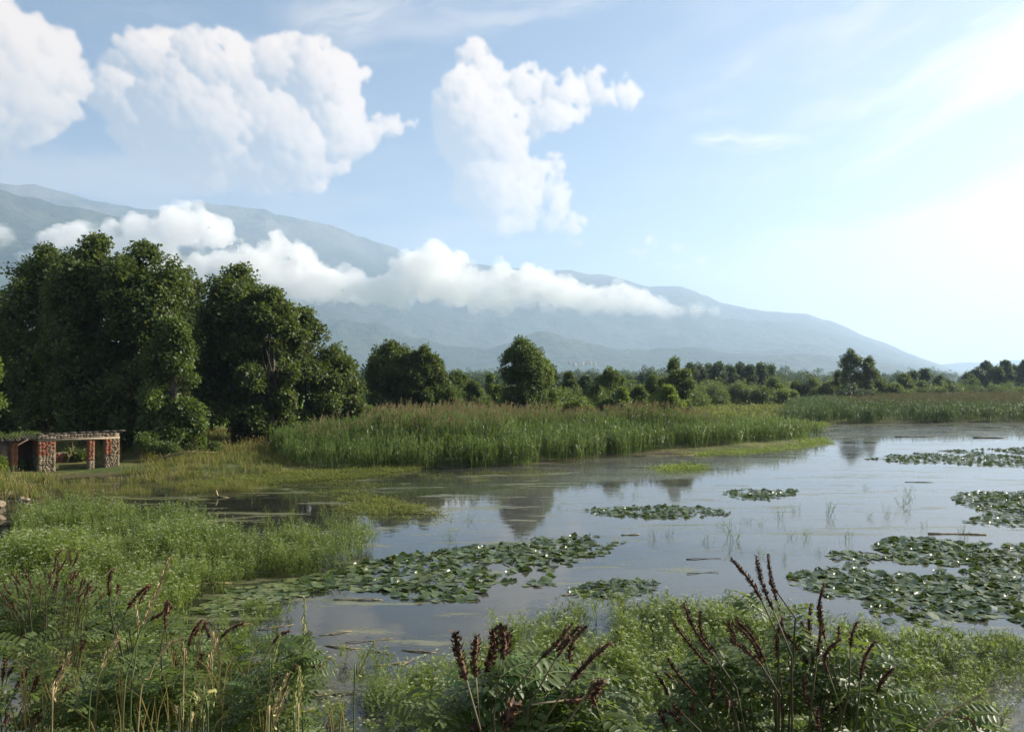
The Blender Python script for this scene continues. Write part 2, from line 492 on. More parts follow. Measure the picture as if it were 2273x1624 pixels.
for i in range(520):
    px = r2.uniform(-110, 1590)
    T_, B_ = np.interp(px, tx, ty), np.interp(px, bx, by)
    th = B_ - T_
    rr = min(r2.uniform(10, 34), th * 0.40 + 6)
    py = T_ + rr + (th - 1.7 * rr) * r2.random() ** 1.4 if th > 2 * rr else (T_ + B_) / 2
    puff(px, py, rr * 1.1, r2.uniform(-150, 150))
for (a, b) in TOPS[1:-1]:
    puff(a, b + 10, 12, r2.uniform(-60, 60)); puff(a + r2.uniform(-20, 20), b + 40, 30, r2.uniform(-80, 80))
me = bpy.data.meshes.new('cloud_bank'); bm.to_mesh(me); bm.free()
me.materials.append(m_cloud)
cb = obj('cloud_bank', me)
rm = cb.modifiers.new('union', 'REMESH'); rm.mode = 'VOXEL'; rm.voxel_size = 13
tx_ = bpy.data.textures.new('billow', 'CLOUDS'); tx_.noise_scale = 70; tx_.noise_depth = 4
dm = cb.modifiers.new('billows', 'DISPLACE'); dm.texture = tx_; dm.texture_coords = 'LOCAL'; dm.strength = 95; dm.mid_level = 0.5
tx2 = bpy.data.textures.new('fine_billow', 'CLOUDS'); tx2.noise_scale = 24; tx2.noise_depth = 3
dm2 = cb.modifiers.new('fine', 'DISPLACE'); dm2.texture = tx2; dm2.texture_coords = 'LOCAL'; dm2.strength = 30; dm2.mid_level = 0.5
tag(cb, 'low white cloud bank lying across the mountain side', kind='stuff')

# ------------------------------------------------------------ haze
m_haze, t, out = mat('haze')
pv = t.new('ShaderNodeVolumePrincipled')
pv.inputs['Color'].default_value = (0.58, 0.755, 1.0, 1)
pv.inputs['Density'].default_value = 0.00016
pv.inputs['Anisotropy'].default_value = 0.27
t.l.new(pv.outputs[0], out.inputs['Volume'])
b = MB(); b.box((500, 4400, 665), (8200, 5400, 675))
hz_ = obj('haze', b.mesh('haze', [m_haze]))
tag(hz_, 'pale blue haze in the air over the marsh and the mountain', kind='stuff')
# ------------------------------------------------------------ materials of plants and ground
M = {}
M['leaf_oak'] = leaf_mat('leaf_dark', (0.040, 0.062, 0.016), (0.096, 0.126, 0.032), (0.18, 0.24, 0.036), 0.33, 0.55, 0.3, 0.25)
M['leaf_mid'] = leaf_mat('leaf_mid', (0.050, 0.080, 0.020), (0.102, 0.138, 0.034), (0.20, 0.28, 0.045), 0.36, 0.5, 0.35, 0.12)
M['leaf_light'] = leaf_mat('leaf_light', (0.072, 0.108, 0.020), (0.125, 0.168, 0.034), (0.26, 0.35, 0.05), 0.42, 0.5, 0.35, 0.2)
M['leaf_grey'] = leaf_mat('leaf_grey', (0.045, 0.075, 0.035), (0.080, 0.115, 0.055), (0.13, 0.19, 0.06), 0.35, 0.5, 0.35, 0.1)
M['reed'] = leaf_mat('reed_leaf', (0.055, 0.094, 0.023), (0.125, 0.175, 0.042), (0.18, 0.27, 0.045), 0.38, 0.45, 0.4, 0.25)
M['reed_far'] = leaf_mat('reed_leaf_far', (0.040, 0.075, 0.022), (0.075, 0.115, 0.030), (0.12, 0.19, 0.035), 0.34, 0.5, 0.35, 0.1)
M['plume'] = leaf_mat('reed_plume', (0.165, 0.135, 0.062), (0.29, 0.235, 0.125), (0.25, 0.20, 0.09), 0.35, 0.8, 0.1, 0.2)
M['plume_red'] = leaf_mat('reed_plume_red', (0.12, 0.098, 0.050), (0.20, 0.160, 0.085), (0.18, 0.14, 0.07), 0.35, 0.8, 0.1, 0.1)
M['dropwort'] = leaf_mat('dropwort_leaf', (0.105, 0.150, 0.027), (0.205, 0.262, 0.052), (0.34, 0.44, 0.065), 0.42, 0.5, 0.35, 0.45)
M['umbel'] = leaf_mat('umbel_flower', (0.34, 0.40, 0.20), (0.58, 0.62, 0.40), (0.4, 0.45, 0.25), 0.35, 0.8, 0.1, 1.0)
M['grass'] = leaf_mat('grass_blade', (0.085, 0.115, 0.022), (0.180, 0.185, 0.045), (0.28, 0.32, 0.06), 0.4, 0.6, 0.25, 0.35)
M['grass_dry'] = leaf_mat('grass_dry', (0.20, 0.150, 0.060), (0.32, 0.25, 0.11), (0.36, 0.28, 0.11), 0.35, 0.8, 0.1, 0.3)
M['amorpha'] = leaf_mat('shrub_leaf', (0.055, 0.086, 0.020), (0.112, 0.148, 0.036), (0.21, 0.29, 0.05), 0.38, 0.45, 0.4, 2.5)
M['amorpha_young'] = leaf_mat('shrub_leaf_young', (0.090, 0.165, 0.035), (0.140, 0.225, 0.055), (0.26, 0.42, 0.07), 0.4, 0.42, 0.5, 2.5)
M['pad'] = leaf_mat('lily_pad', (0.042, 0.068, 0.016), (0.095, 0.130, 0.030), (0.14, 0.22, 0.03), 0.18, 0.36, 0.6, 1.5)
M['pad_old'] = leaf_mat('lily_pad_pale', (0.115, 0.150, 0.050), (0.170, 0.190, 0.070), (0.22, 0.30, 0.06), 0.2, 0.3, 0.5, 1.5)
m, t, out = mat('bark')
g = t.new('ShaderNodeNewGeometry')
nb = t.noise(t.vec('MULTIPLY', g.outputs['Position'], (6, 6, 1.2)), 2.0, 5, 0.65)
principled(t, out, t.mix(t.ramp(nb, .35, .65), (0.055, 0.042, 0.030), (0.16, 0.135, 0.105)), 0.9, 0.15, bump=nb, bstr=0.6, bdist=0.03)
M['bark'] = m
m, t, out = mat('green_stem')
principled(t, out, (0.085, 0.11, 0.035), 0.6, 0.3); M['stem'] = m
m, t, out = mat('brown_twig')
principled(t, out, (0.085, 0.075, 0.035), 0.7, 0.3); M['twig'] = m
m, t, out = mat('dead_reed')
g = t.new('ShaderNodeNewGeometry')
nb = t.noise(t.vec('MULTIPLY', g.outputs['Position'], (3, 3, 3)), 3.0, 4, 0.6)
principled(t, out, t.mix(t.ramp(nb, .35, .65), (0.17, 0.125, 0.060), (0.40, 0.32, 0.17)), 0.7, 0.25, bump=nb, bstr=0.3, bdist=0.01)
M['dead'] = m
m, t, out = mat('seed_spike')
g = t.new('ShaderNodeNewGeometry')
nb = t.noise(g.outputs['Position'], 90.0, 3, 0.6)
principled(t, out, t.mix(t.ramp(nb, .35, .68), (0.034, 0.021, 0.016), (0.19, 0.098, 0.050)), 0.75, 0.25)
M['spike'] = m
m, t, out = mat('grass_seed_head')
g = t.new('ShaderNodeNewGeometry')
nb = t.noise(g.outputs['Position'], 60.0, 3, 0.6)
principled(t, out, t.mix(t.ramp(nb, .35, .68), (0.28, 0.20, 0.085), (0.55, 0.45, 0.25)), 0.75, 0.2)
M['head'] = m
m, t, out = mat('grass_seed_head_green')
g = t.new('ShaderNodeNewGeometry')
nb = t.noise(g.outputs['Position'], 60.0, 3, 0.6)
principled(t, out, t.mix(t.ramp(nb, .35, .68), (0.22, 0.22, 0.06), (0.42, 0.42, 0.16)), 0.75, 0.2)
M['head_green'] = m

# ------------------------------------------------------------ scattering on the vertices of a mesh
PROTO = {}
def proto_collection(key, objs):
    c = bpy.data.collections.new(key)
    for o in objs: c.objects.link(o)
    ng = bpy.data.node_groups.new('grow_' + key, 'GeometryNodeTree')
    ng.interface.new_socket('Geometry', in_out='INPUT', socket_type='NodeSocketGeometry')
    ng.interface.new_socket('Geometry', in_out='OUTPUT', socket_type='NodeSocketGeometry')
    n, l = ng.nodes, ng.links
    gi, go = n.new('NodeGroupInput'), n.new('NodeGroupOutput')
    ci = n.new('GeometryNodeCollectionInfo'); ci.inputs[0].default_value = c
    ci.inputs['Separate Children'].default_value = True; ci.inputs['Reset Children'].default_value = True
    ip = n.new('GeometryNodeInstanceOnPoints')
    def attr(nm, ty):
        a = n.new('GeometryNodeInputNamedAttribute'); a.data_type = ty; a.inputs[0].default_value = nm; return a.outputs[0]
    l.new(gi.outputs[0], ip.inputs['Points']); l.new(ci.outputs[0], ip.inputs['Instance'])
    ip.inputs['Pick Instance'].default_value = True
    l.new(attr('idx', 'INT'), ip.inputs['Instance Index'])
    e = n.new('FunctionNodeEulerToRotation'); l.new(attr('rot', 'FLOAT_VECTOR'), e.inputs[0]); l.new(e.outputs[0], ip.inputs['Rotation'])
    l.new(attr('scl', 'FLOAT_VECTOR'), ip.inputs['Scale'])
    l.new(ip.outputs[0], go.inputs[0])
    PROTO[key] = (ng, len(objs))
def scatter(name, key, P, rot, scl, idx=None, parent=None, seed=0):
    ng, npro = PROTO[key]
    P = np.asarray(P, dtype=np.float32); n = len(P)
    me = bpy.data.meshes.new(name)
    me.vertices.add(n); me.vertices.foreach_set('co', P.ravel())
    if idx is None: idx = np.random.default_rng(seed + n).integers(0, npro, n)
    scl = np.asarray(scl, dtype=np.float32)
    if scl.ndim == 1: scl = np.repeat(scl[:, None], 3, 1)
    for nm, ty, data, kk in (('rot', 'FLOAT_VECTOR', rot, 'vector'), ('scl', 'FLOAT_VECTOR', scl, 'vector'), ('idx', 'INT', idx, 'value')):
        a = me.attributes.new(nm, ty, 'POINT')
        a.data.foreach_set(kk, np.asarray(data, dtype=np.int32 if ty == 'INT' else np.float32).ravel())
    me.update()
    o = obj(name, me, parent)
    md = o.modifiers.new('grow', 'NODES'); md.node_group = ng
    return o
def eul_z(n, rg, tilt=0.15):
    return np.stack([rg.normal(0, tilt, n), rg.normal(0, tilt, n), rg.uniform(0, 2 * math.pi, n)], -1)
def eul_to(D, rg):
    """euler angles turning +Z to the directions D with a random spin"""
    D = D / np.linalg.norm(D, axis=1, keepdims=True)
    # XYZ euler: first spin about Z is lost, so bend about X then turn about Z
    th = np.arccos(np.clip(D[:, 2], -1, 1)); ph = np.arctan2(D[:, 1], D[:, 0])
    return np.stack([np.zeros(len(D)), th, ph], -1)

def leaf_quad(mb, p, d, n, L, W, mi=0, fold=0.25, droop=0.0):
    """a leaf blade of six points: p base, d direction, n normal"""
    d = d.normalized(); s = d.cross(n)
    if s.length < 1e-4: s = Vector((1, 0, 0))
    s.normalize(); n = s.cross(d)
    vs = [p, p + d * L * .45 + s * W * .5 + n * fold * W * .5, p + d * L * .45 - s * W * .5 + n * fold * W * .5, p + d * L - n * droop * L, p + d * L * .45]
    mb.add(vs, [(0, 1, 4), (0, 4, 2), (1, 3, 4), (4, 3, 2)], mi)
def rv(rg, s=1.0):
    while True:
        v = Vector((rg.uniform(-1, 1), rg.uniform(-1, 1), rg.uniform(-1, 1)))
        if 0.05 < v.length < 1: return v * s

# leaf sprays for tree crowns
def spray(seed, n, rad, L, W, mname, flat=0.75):
    rg = random.Random(seed); mb = MB()
    for i in range(n):
        p = rv(rg, rad); p.z *= flat
        d = (p.normalized() * .6 + rv(rg) + Vector((0, 0, -.15))).normalized()
        nn = (Vector((0, 0, 1)) * .8 + rv(rg) * .9).normalized()
        k = rg.uniform(.7, 1.2)
        leaf = [p, p + d * L * k]
        s = d.cross(nn).normalized() * W * k * .5
        c = p + d * L * k * .5 + nn * W * .12
        mb.add([p, c + s, leaf[1], c - s], [(0, 1, 2), (0, 2, 3)])
    me = mb.mesh('leaf_spray', [M[mname]])
    return bpy.data.objects.new('leaf_spray', me)
for key, mname, n, rad, L, W in (('spray_oak', 'leaf_oak', 34, .46, .21, .15), ('spray_mid', 'leaf_mid', 44, .5, .19, .13), ('spray_light', 'leaf_light', 44, .5, .19, .13), ('spray_grey', 'leaf_grey', 36, .55, .26, .16), ('spray_olive', 'leaf_mid', 44, .42, .16, .11)):
    proto_collection(key, [spray(hash_ * 7 + len(key), n, rad, L, W, mname) for hash_ in range(4)])

# reed clump: upright stems with long blades, some carry a plume
def reed_clump(seed, h, leafm, plume, nst=9, spread=0.32, wide=1.0):
    rg = random.Random(seed); mb = MB()
    for i in range(nst):
        b = Vector((rg.gauss(0, spread), rg.gauss(0, spread), 0)); hh = h * rg.uniform(.78, 1.08)
        lean = Vector((rg.gauss(0, .07), rg.gauss(0, .07), 1))
        top = b + lean * hh
        w = .012 * wide
        a = rg.uniform(0, 3.14); s = Vector((math.cos(a), math.sin(a), 0)) * w
        mb.add([b - s, b + s, top + s * .5, top - s * .5], [(0, 1, 2, 3)], 0)
        nl = 8
        for k in range(nl):
            f = .28 + .68 * k / nl + rg.uniform(-.03, .03)
            p = b.lerp(top, f)
            a = rg.uniform(0, 6.28); o_ = Vector((math.cos(a), math.sin(a), 0))
            L = rg.uniform(.38, .62) * (1.1 - .45 * f)
            d1 = (o_ * .55 + Vector((0, 0, .85))).normalized(); d2 = (o_ * .9 + Vector((0, 0, rg.uniform(-.2, .5)))).normalized()
            ww = rg.uniform(.022, .036) * wide
            sd = o_.cross(Vector((0, 0, 1))) * ww * .5
            q = p + d1 * L * .5; r = q + d2 * L * .5
            mb.add([p - sd * .6, p + sd * .6, q + sd, q - sd, r], [(0, 1, 2, 3), (3, 2, 4)], 0)
        if rg.random() < plume:
            pd = (lean + Vector((rg.gauss(0, .2), rg.gauss(0, .2), 0))).normalized()
            for k in range(16):
                f = k / 16; a = rg.uniform(0, 6.28)
                o_ = Vector((math.cos(a), math.sin(a), rg.uniform(.4, 1.4))).normalized()
                p = top + pd * (f * .34 - .04); L = (.12 + .03 * rg.random()) * (1 - .6 * f)
                sd = o_.cross(pd).normalized() * .013 * wide
                mb.add([p, p + o_ * L * .5 + sd, p + o_ * L, p + o_ * L * .5 - sd], [(0, 1, 2, 3)], 1)
    return bpy.data.objects.new('reed_clump', mb.mesh('reed_clump', [M[leafm], M['plume'] if leafm == 'reed' else M['plume_red']]))
proto_collection('reed_green', [reed_clump(i, 1.9, 'reed', 0.0, 9, .32, 1.5) for i in range(4)])
proto_collection('reed_plumed', [reed_clump(10 + i, 2.15, 'reed', 0.5, 9, .32, 1.4) for i in range(4)])
proto_collection('reed_far', [reed_clump(20 + i, 2.1, 'reed_far', 0.0, 9, .4, 1.6) for i in range(3)])
proto_collection('reed_far_plumed', [reed_clump(30 + i, 2.3, 'reed_far', 0.55, 9, .4, 1.7) for i in range(3)])

# grass tufts
def tuft(seed, h, n, mnames, dry, w=0.010, spread=.16, heads=0.0):
    rg = random.Random(seed); mb = MB()
    for i in range(n):
        b = Vector((rg.gauss(0, spread), rg.gauss(0, spread), 0)); a = rg.uniform(0, 6.28)
        o_ = Vector((math.cos(a), math.sin(a), 0)); hh = h * rg.uniform(.5, 1.1)
        q = b + o_ * hh * rg.uniform(.05, .25) + Vector((0, 0, hh * .6)); r = q + o_ * hh * rg.uniform(.1, .4) + Vector((0, 0, hh * .4))
        s = o_.cross(Vector((0, 0, 1))) * w
        mi = 1 if rg.random() < dry else 0
        mb.add([b - s, b + s, q + s * .8, q - s * .8, r], [(0, 1, 2, 3), (3, 2, 4)], mi)
        if rg.random() < heads:
            mb.add([r - s * 2, r + s * 2, r + s + Vector((0, 0, .07)), r - s + Vector((0, 0, .07))], [(0, 1, 2, 3)], 1)
    return bpy.data.objects.new('grass_tuft', mb.mesh('grass_tuft', [M[x] for x in mnames]))
proto_collection('grass', [tuft(i, .42, 34, ('grass', 'grass_dry'), .16 + .12 * (i % 3), .011) for i in range(5)])
proto_collection('grass_tall', [tuft(40 + i, .75, 34, ('grass', 'grass_dry'), .25, .012, .2, .3) for i in range(4)])
proto_collection('grass_fine', [tuft(60 + i, .5, 26, ('grass', 'grass_dry'), .25, .005, .12) for i in range(4)])
# low floating greenery at the water edge
def floater(seed, m1='dropwort', n=30):
    rg = random.Random(seed); mb = MB()
    for i in range(n):
        p = Vector((rg.gauss(0, .22), rg.gauss(0, .22), rg.uniform(0, .10)))
        a = rg.uniform(0, 6.28); leaf_quad(mb, p, Vector((math.cos(a), math.sin(a), rg.uniform(0, .9))), Vector((0, 0, 1)), rg.uniform(.06, .12), .04)
    return bpy.data.objects.new('creeping_leaves', mb.mesh('creeping_leaves', [M[m1]]))
proto_collection('floater', [floater(i) for i in range(3)])
proto_collection('floater_olive', [floater(i, 'grass') for i in range(3)])

# water dropwort: branching stems, finely cut leaves, flat white umbels
def dropwort(seed, h=.75, umb=5, nleaf=84, sub=True, fl=.55, wide=1.0, us=1.0):
    rg = random.Random(seed); mb = MB()
    for i in range(3):
        b = Vector((rg.gauss(0, .08 * wide), rg.gauss(0, .08 * wide), 0)); top = b + Vector((rg.gauss(0, .13), rg.gauss(0, .13), h * rg.uniform(.8, 1.05)))
        mb.tube([b, b.lerp(top, .5) + rv(rg, .03), top], [.005, .004, .002], 3, 0, False)
        tips = [top]
        for k in range(4):
            f = rg.uniform(.35, .85); p = b.lerp(top, f)
            a = rg.uniform(0, 6.28); q = p + Vector((math.cos(a) * .6, math.sin(a) * .6, .9)) * rg.uniform(.12, .26)
            mb.tube([p, q], [.003, .0018], 3, 0, False); tips.append(q)
            for l in range(nleaf // 12):
                g_ = rg.random(); r = p.lerp(q, g_)
                d = (rv(rg) + Vector((math.cos(a), math.sin(a), .3)) * .6).normalized()
                leaf_quad(mb, r, d, Vector((0, 0, 1)), rg.uniform(.05, .10), rg.uniform(.012, .022), 0)
        for l in range(nleaf // 6):
            r = b.lerp(top, rg.uniform(.1, .8)); a = rg.uniform(0, 6.28)
            d = Vector((math.cos(a), math.sin(a), rg.uniform(-.1, .7))).normalized()
            r2_ = r + d * rg.uniform(.0, .14)
            leaf_quad(mb, r2_, (d + rv(rg) * .6), Vector((0, 0, 1)), rg.uniform(.06, .12), rg.uniform(.014, .024), 0)
        for tp in tips:
            if rg.random() > fl: continue
            R_ = rg.uniform(.012, .022) * us
            for k in range(6):
                a = k * 1.047 + rg.uniform(-.3, .3); rr = R_ * (0.35 if k % 3 == 0 else 1)
                c = tp + Vector((math.cos(a) * rr, math.sin(a) * rr, .012 + rg.uniform(-.004, .004)))
                s_ = .0068 * us
                mb.add([c + Vector((-s_, -s_, 0)), c + Vector((s_, -s_, .002)), c + Vector((s_, s_, 0)), c + Vector((-s_, s_, .003))], [(0, 1, 2, 3)], 1)
    return bpy.data.objects.new('dropwort', mb.mesh('dropwort', [M['dropwort'], M['umbel']]))
proto_collection('dropwort', [dropwort(i, .72) for i in range(5)])
proto_collection('dropwort_low', [dropwort(40 + i, .40, nleaf=130, fl=.42, wide=1.5, us=1.2) for i in range(5)])
proto_collection('dropwort_sparse', [dropwort(20 + i, .8, nleaf=30, fl=.6) for i in range(4)])
# ------------------------------------------------------------ ground: banks, reed flats, meadow and plain in one sheet
SHORE_PX = [(-900,1240),(-300,1165),(0,1128),(60,1112),(130,1088),(210,1070),(400,1072),(500,1066),(620,1060),(760,1052),(900,1043),(1100,1038),(1200,1034),(1400,1013),(1550,1006),(1700,1001),(1830,986),(1800,968),(1745,952),(1705,938),(1700,926),(1730,926),(1738,943),(1900,941),(2273,936),(2800,931)]
poly = [gp(*p) for p in SHORE_PX]
poly = [(-3000, poly[0][1])] + poly + [(240, 120), (3000, 150), (3000, 20000), (-3000, 20000)]
PX = np.array([p[0] for p in poly]); PY = np.array([p[1] for p in poly])
def inside(X, Y, PX, PY):
    c = np.zeros(X.shape, bool); j = len(PX) - 1
    for i in range(len(PX)):
        cond = ((PY[i] > Y) != (PY[j] > Y))
        with np.errstate(divide='ignore', invalid='ignore'):
            xi = (PX[j] - PX[i]) * (Y - PY[i]) / (PY[j] - PY[i]) + PX[i]
        c ^= cond & (X < xi); j = i
    return c
def sdist(X, Y, PX, PY):
    d = np.full(X.shape, 1e9)
    for i in range(len(PX)):
        j = (i + 1) % len(PX)
        ax, ay, bx_, by_ = PX[i], PY[i], PX[j], PY[j]
        L2 = (bx_ - ax) ** 2 + (by_ - ay) ** 2
        t_ = np.clip(((X - ax) * (bx_ - ax) + (Y - ay) * (by_ - ay)) / L2, 0, 1)
        d = np.minimum(d, np.hypot(X - ax - t_ * (bx_ - ax), Y - ay - t_ * (by_ - ay)))
    return np.where(inside(X, Y, PX, PY), d, -d)
def ground_z(X, Y):
    X = np.asarray(X, float); Y = np.asarray(Y, float)
    s = sdist(X, Y, PX, PY)
    s = s - .7 + (fbm(X / 3, Y / 3, 3, 77) - .5) * 1.1
    far = np.clip(s * .11, -1.2, .34) + .25 * sstep(s, 8, 40) * sstep(-X, 5, 25)
    far = far + (fbm(X / 4, Y / 4, 4, 5) - .5) * .22 * sstep(s, .3, 3) + .6 * sstep(s, 200, 2500)
    far = far - .24 * np.exp(-((X + 20.6) ** 2 + (Y - 37.0) ** 2) / 14.0)
    near = 2.95 - np.clip(Y - 1.2, 0, 99) * .50 + (fbm(X / 2, Y / 2, 3, 15) - .5) * .25
    near = np.maximum(near, -1.0)
    return np.maximum(far, near)
xs = np.concatenate([-np.geomspace(7400, 62, 34), np.arange(-60, 60.1, .75), np.geomspace(62, 7400, 34)])
ys = np.concatenate([[-400, -100, -30, -10, -4], np.arange(-2, 12, .5), np.arange(12, 125, .75), np.geomspace(126, 9600, 40)])
GX, GY = np.meshgrid(xs, ys, indexing='ij')
GZ = ground_z(GX, GY)
n_, m_ = GX.shape
idx = np.arange(n_ * m_).reshape(n_, m_)
F = np.stack([idx[:-1, :-1], idx[1:, :-1], idx[1:, 1:], idx[:-1, 1:]], -1).reshape(-1, 4)
m_gr, t, out = mat('meadow_ground')
g = t.new('ShaderNodeNewGeometry'); sp = t.new('ShaderNodeSeparateXYZ'); t.l.new(g.outputs['Position'], sp.inputs[0])
a1 = t.noise(g.outputs['Position'], 0.35, 5, 0.6); a2 = t.noise(g.outputs['Position'], 3.0, 4, 0.7); a3 = t.noise(g.outputs['Position'], 0.012, 4, 0.6)
c = t.mix(t.ramp(a1, .4, .62), (0.060, 0.085, 0.022), (0.135, 0.130, 0.045))
c = t.mix(t.ramp(a2, .45, .7), c, (0.040, 0.048, 0.020))
field = t.mix(t.ramp(a3, .46, .54), (0.085, 0.165, 0.028), (0.13, 0.19, 0.045))
field = t.mix(t.math('MULTIPLY', t.ramp(sp.outputs[0], 4., 14.), t.ramp(sp.outputs[1], 260., 120.)), field, (0.125, 0.125, 0.05))
c = t.mix(t.ramp(sp.outputs[1], 62., 66.), c, field)
mud = t.mix(a1, (0.050, 0.040, 0.024), (0.085, 0.066, 0.038))
c = t.mix(t.ramp(sp.outputs[2], .0, .14), mud, c)
principled(t, out, c, 0.95, 0.15, bump=a2, bstr=0.5, bdist=0.1)
o = obj('ground', mesh_np('ground', np.stack([GX, GY, GZ], -1).reshape(-1, 3), F, [m_gr], True)); tag(o, kind='structure')

# ------------------------------------------------------------ water
m_w, t, out = mat('marsh_water')
g = t.new('ShaderNodeNewGeometry'); pos = g.outputs['Position']; sp = t.new('ShaderNodeSeparateXYZ'); t.l.new(pos, sp.inputs[0])
st = t.vec('MULTIPLY', pos, (0.28, 1.2, 1))
f1 = t.noise(st, 0.95, 6, 0.62, 0.6)                       # rafts of floating film and weed
f2 = t.noise(st, 3.2, 5, 0.65, 0.3)
f3 = t.noise(pos, 14.0, 3, 0.7)
# more film along the reed side and in the lee of the dropwort
near = t.new('ShaderNodeVectorMath', operation='DISTANCE'); t.l.new(pos, near.inputs[0]); near.inputs[1].default_value = (-9, 31, 0)
lee = t.ramp(near.outputs['Value'], 4.0, 17.0, 0.02, 0.0)
near2 = t.new('ShaderNodeVectorMath', operation='DISTANCE'); t.l.new(pos, near2.inputs[0]); near2.inputs[1].default_value = (-5.5, 12.5, 0)
lee2 = t.ramp(near2.outputs['Value'], 1.0, 6.0, 0.05, 0.0)
near3 = t.new('ShaderNodeVectorMath', operation='DISTANCE'); t.l.new(pos, near3.inputs[0]); near3.inputs[1].default_value = (28, 82, 0)
lee3 = t.ramp(near3.outputs['Value'], 3.0, 12.0, 0.14, 0.0)
ff = t.math('ADD', t.math('ADD', f1, lee), t.math('ADD', t.math('MULTIPLY', f2, 0.34), t.math('ADD', lee2, lee3)))
ff = t.math('ADD', ff, t.math('MULTIPLY', f3, 0.12))
film = t.ramp(ff, 0.80, 0.885)
thin = t.ramp(ff, 0.66, 0.86, 0.0, 0.10)
b_w = t.new('ShaderNodeBsdfPrincipled')
b_w.inputs['Base Color'].default_value = (0.012, 0.014, 0.009, 1); b_w.inputs['Roughness'].default_value = 0.015; b_w.inputs['IOR'].default_value = 1.333
bn = t.new('ShaderNodeBump'); bn.inputs['Strength'].default_value = 0.10; bn.inputs['Distance'].default_value = 0.03
t.l.new(t.noise(t.vec('MULTIPLY', pos, (1, 1.6, 1)), 1.6, 3, 0.5), bn.inputs['Height']); t.l.new(bn.outputs[0], b_w.inputs['Normal'])
b_f = t.new('ShaderNodeBsdfPrincipled')
t.l.new(t.mix(t.ramp(f2, .35, .65), (0.070, 0.080, 0.028), (0.150, 0.145, 0.070)), b_f.inputs['Base Color']); b_f.inputs['Roughness'].default_value = 0.35
bn2 = t.new('ShaderNodeBump'); bn2.inputs['Strength'].default_value = 0.4; bn2.inputs['Distance'].default_value = 0.02
t.l.new(f3, bn2.inputs['Height']); t.l.new(bn2.outputs[0], b_f.inputs['Normal'])
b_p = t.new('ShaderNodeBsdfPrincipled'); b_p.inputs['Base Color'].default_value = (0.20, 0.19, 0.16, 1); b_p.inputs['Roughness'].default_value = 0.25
mp = t.new('ShaderNodeMixShader'); t.l.new(t.math('MULTIPLY', t.ramp(t.math('ADD', t.noise(st, 0.22, 5, 0.6, 1.0), t.math('MULTIPLY', f2, .25)), .44, .70, 0.08, 0.36), t.ramp(sp.outputs[0], -6., 6., .12, 1.0)), mp.inputs[0]); t.l.new(b_w.outputs[0], mp.inputs[1]); t.l.new(b_p.outputs[0], mp.inputs[2])  # pale scum; its strength toward the right also paints in bright sky reflection
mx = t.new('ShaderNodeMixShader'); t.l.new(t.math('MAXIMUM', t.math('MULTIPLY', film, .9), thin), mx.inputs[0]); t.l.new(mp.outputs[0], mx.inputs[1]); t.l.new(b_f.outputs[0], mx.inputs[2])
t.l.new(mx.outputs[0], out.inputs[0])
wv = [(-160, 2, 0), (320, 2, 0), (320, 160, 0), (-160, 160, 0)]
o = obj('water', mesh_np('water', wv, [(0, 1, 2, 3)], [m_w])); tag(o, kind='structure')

# ------------------------------------------------------------ area sampling in layout pixels
def in_px(pts, n, seed, z=0.0, dens_near=True):
    """n random ground points inside a layout polygon, even per square metre"""
    W_ = np.array([gp(a, b, z) for a, b in pts])
    return in_poly(W_, n, seed)
def in_poly(W_, n, seed):
    rg = np.random.default_rng(seed); got = np.zeros((0, 2))
    lo, hi = W_.min(0), W_.max(0)
    while len(got) < n:
        c_ = rg.uniform(lo, hi, (n * 3, 2))
        got = np.concatenate([got, c_[inside(c_[:, 0], c_[:, 1], W_[:, 0], W_[:, 1])]])
    return got[:n]
def area(W_):
    x, y = W_[:, 0], W_[:, 1]; return abs(np.dot(x, np.roll(y, 1)) - np.dot(y, np.roll(x, 1))) / 2
def thin_by(P, f, thr, seed=0):
    """keep points where the noise is above thr: leaves gaps"""
    v = fbm(P[:, 0] / f, P[:, 1] / f, 3, seed); return P[v > thr]
def field_of(name, key, P, smin, smax, seed, z=None, label=None, tilt=.12, hvar=None, sink=0.03):
    rg = np.random.default_rng(seed)
    n = len(P)
    zz = ground_z(P[:, 0], P[:, 1]) if z is None else np.full(n, z)
    zz = np.maximum(zz, -0.12) - sink
    s = rg.uniform(smin, smax, n)
    if hvar is not None: s = s * hvar(P)
    o = scatter(name, key, np.stack([P[:, 0], P[:, 1], zz], -1), eul_z(n, rg, tilt), s, seed=seed)
    return tag(o, label, kind='stuff')

# reed beds
REED_A = np.array([gp(622,1042),gp(700,1046),gp(780,1043),gp(900,1040),gp(1100,1036),gp(1200,1032),gp(1400,1010),gp(1500,1002),gp(1620,995),gp(1720,985),gp(1800,974),gp(1745,958),(24,61),(10,62),(-4,61),(-14,59),(-15,50)])
def h_reed(P):
    n = fbm(P[:, 0] / 5, P[:, 1] / 5, 3, 91)
    s = sdist(P[:, 0], P[:, 1], REED_A[:, 0], REED_A[:, 1])
    return (.84 + .42 * sstep(s, 1, 8)) * (.80 + .4 * n)
P = in_poly(REED_A, int(area(REED_A) * 4.2), 1)
P = P[fbm(P[:, 0] / 4, P[:, 1] / 4, 3, 92) > .20]
s_ = sdist(P[:, 0], P[:, 1], REED_A[:, 0], REED_A[:, 1]) + (fbm(P[:, 0] / 6, P[:, 1] / 6, 2, 93) - .5) * 9
g_ = (s_ < 4.6 - 2.6 * sstep(P[:, 0], 8, 18)) & ~((P[:, 1] > 53) & (P[:, 0] < 14))
field_of('reed_bed', 'reed_green', P[g_], .70, .95, 2, label='bright green reeds along the water edge in the middle', hvar=h_reed)
field_of('plumed_reed_bed', 'reed_plumed', P[~g_], .68, .92, 3, label='reeds with brown plumes behind the bright green ones', hvar=h_reed)
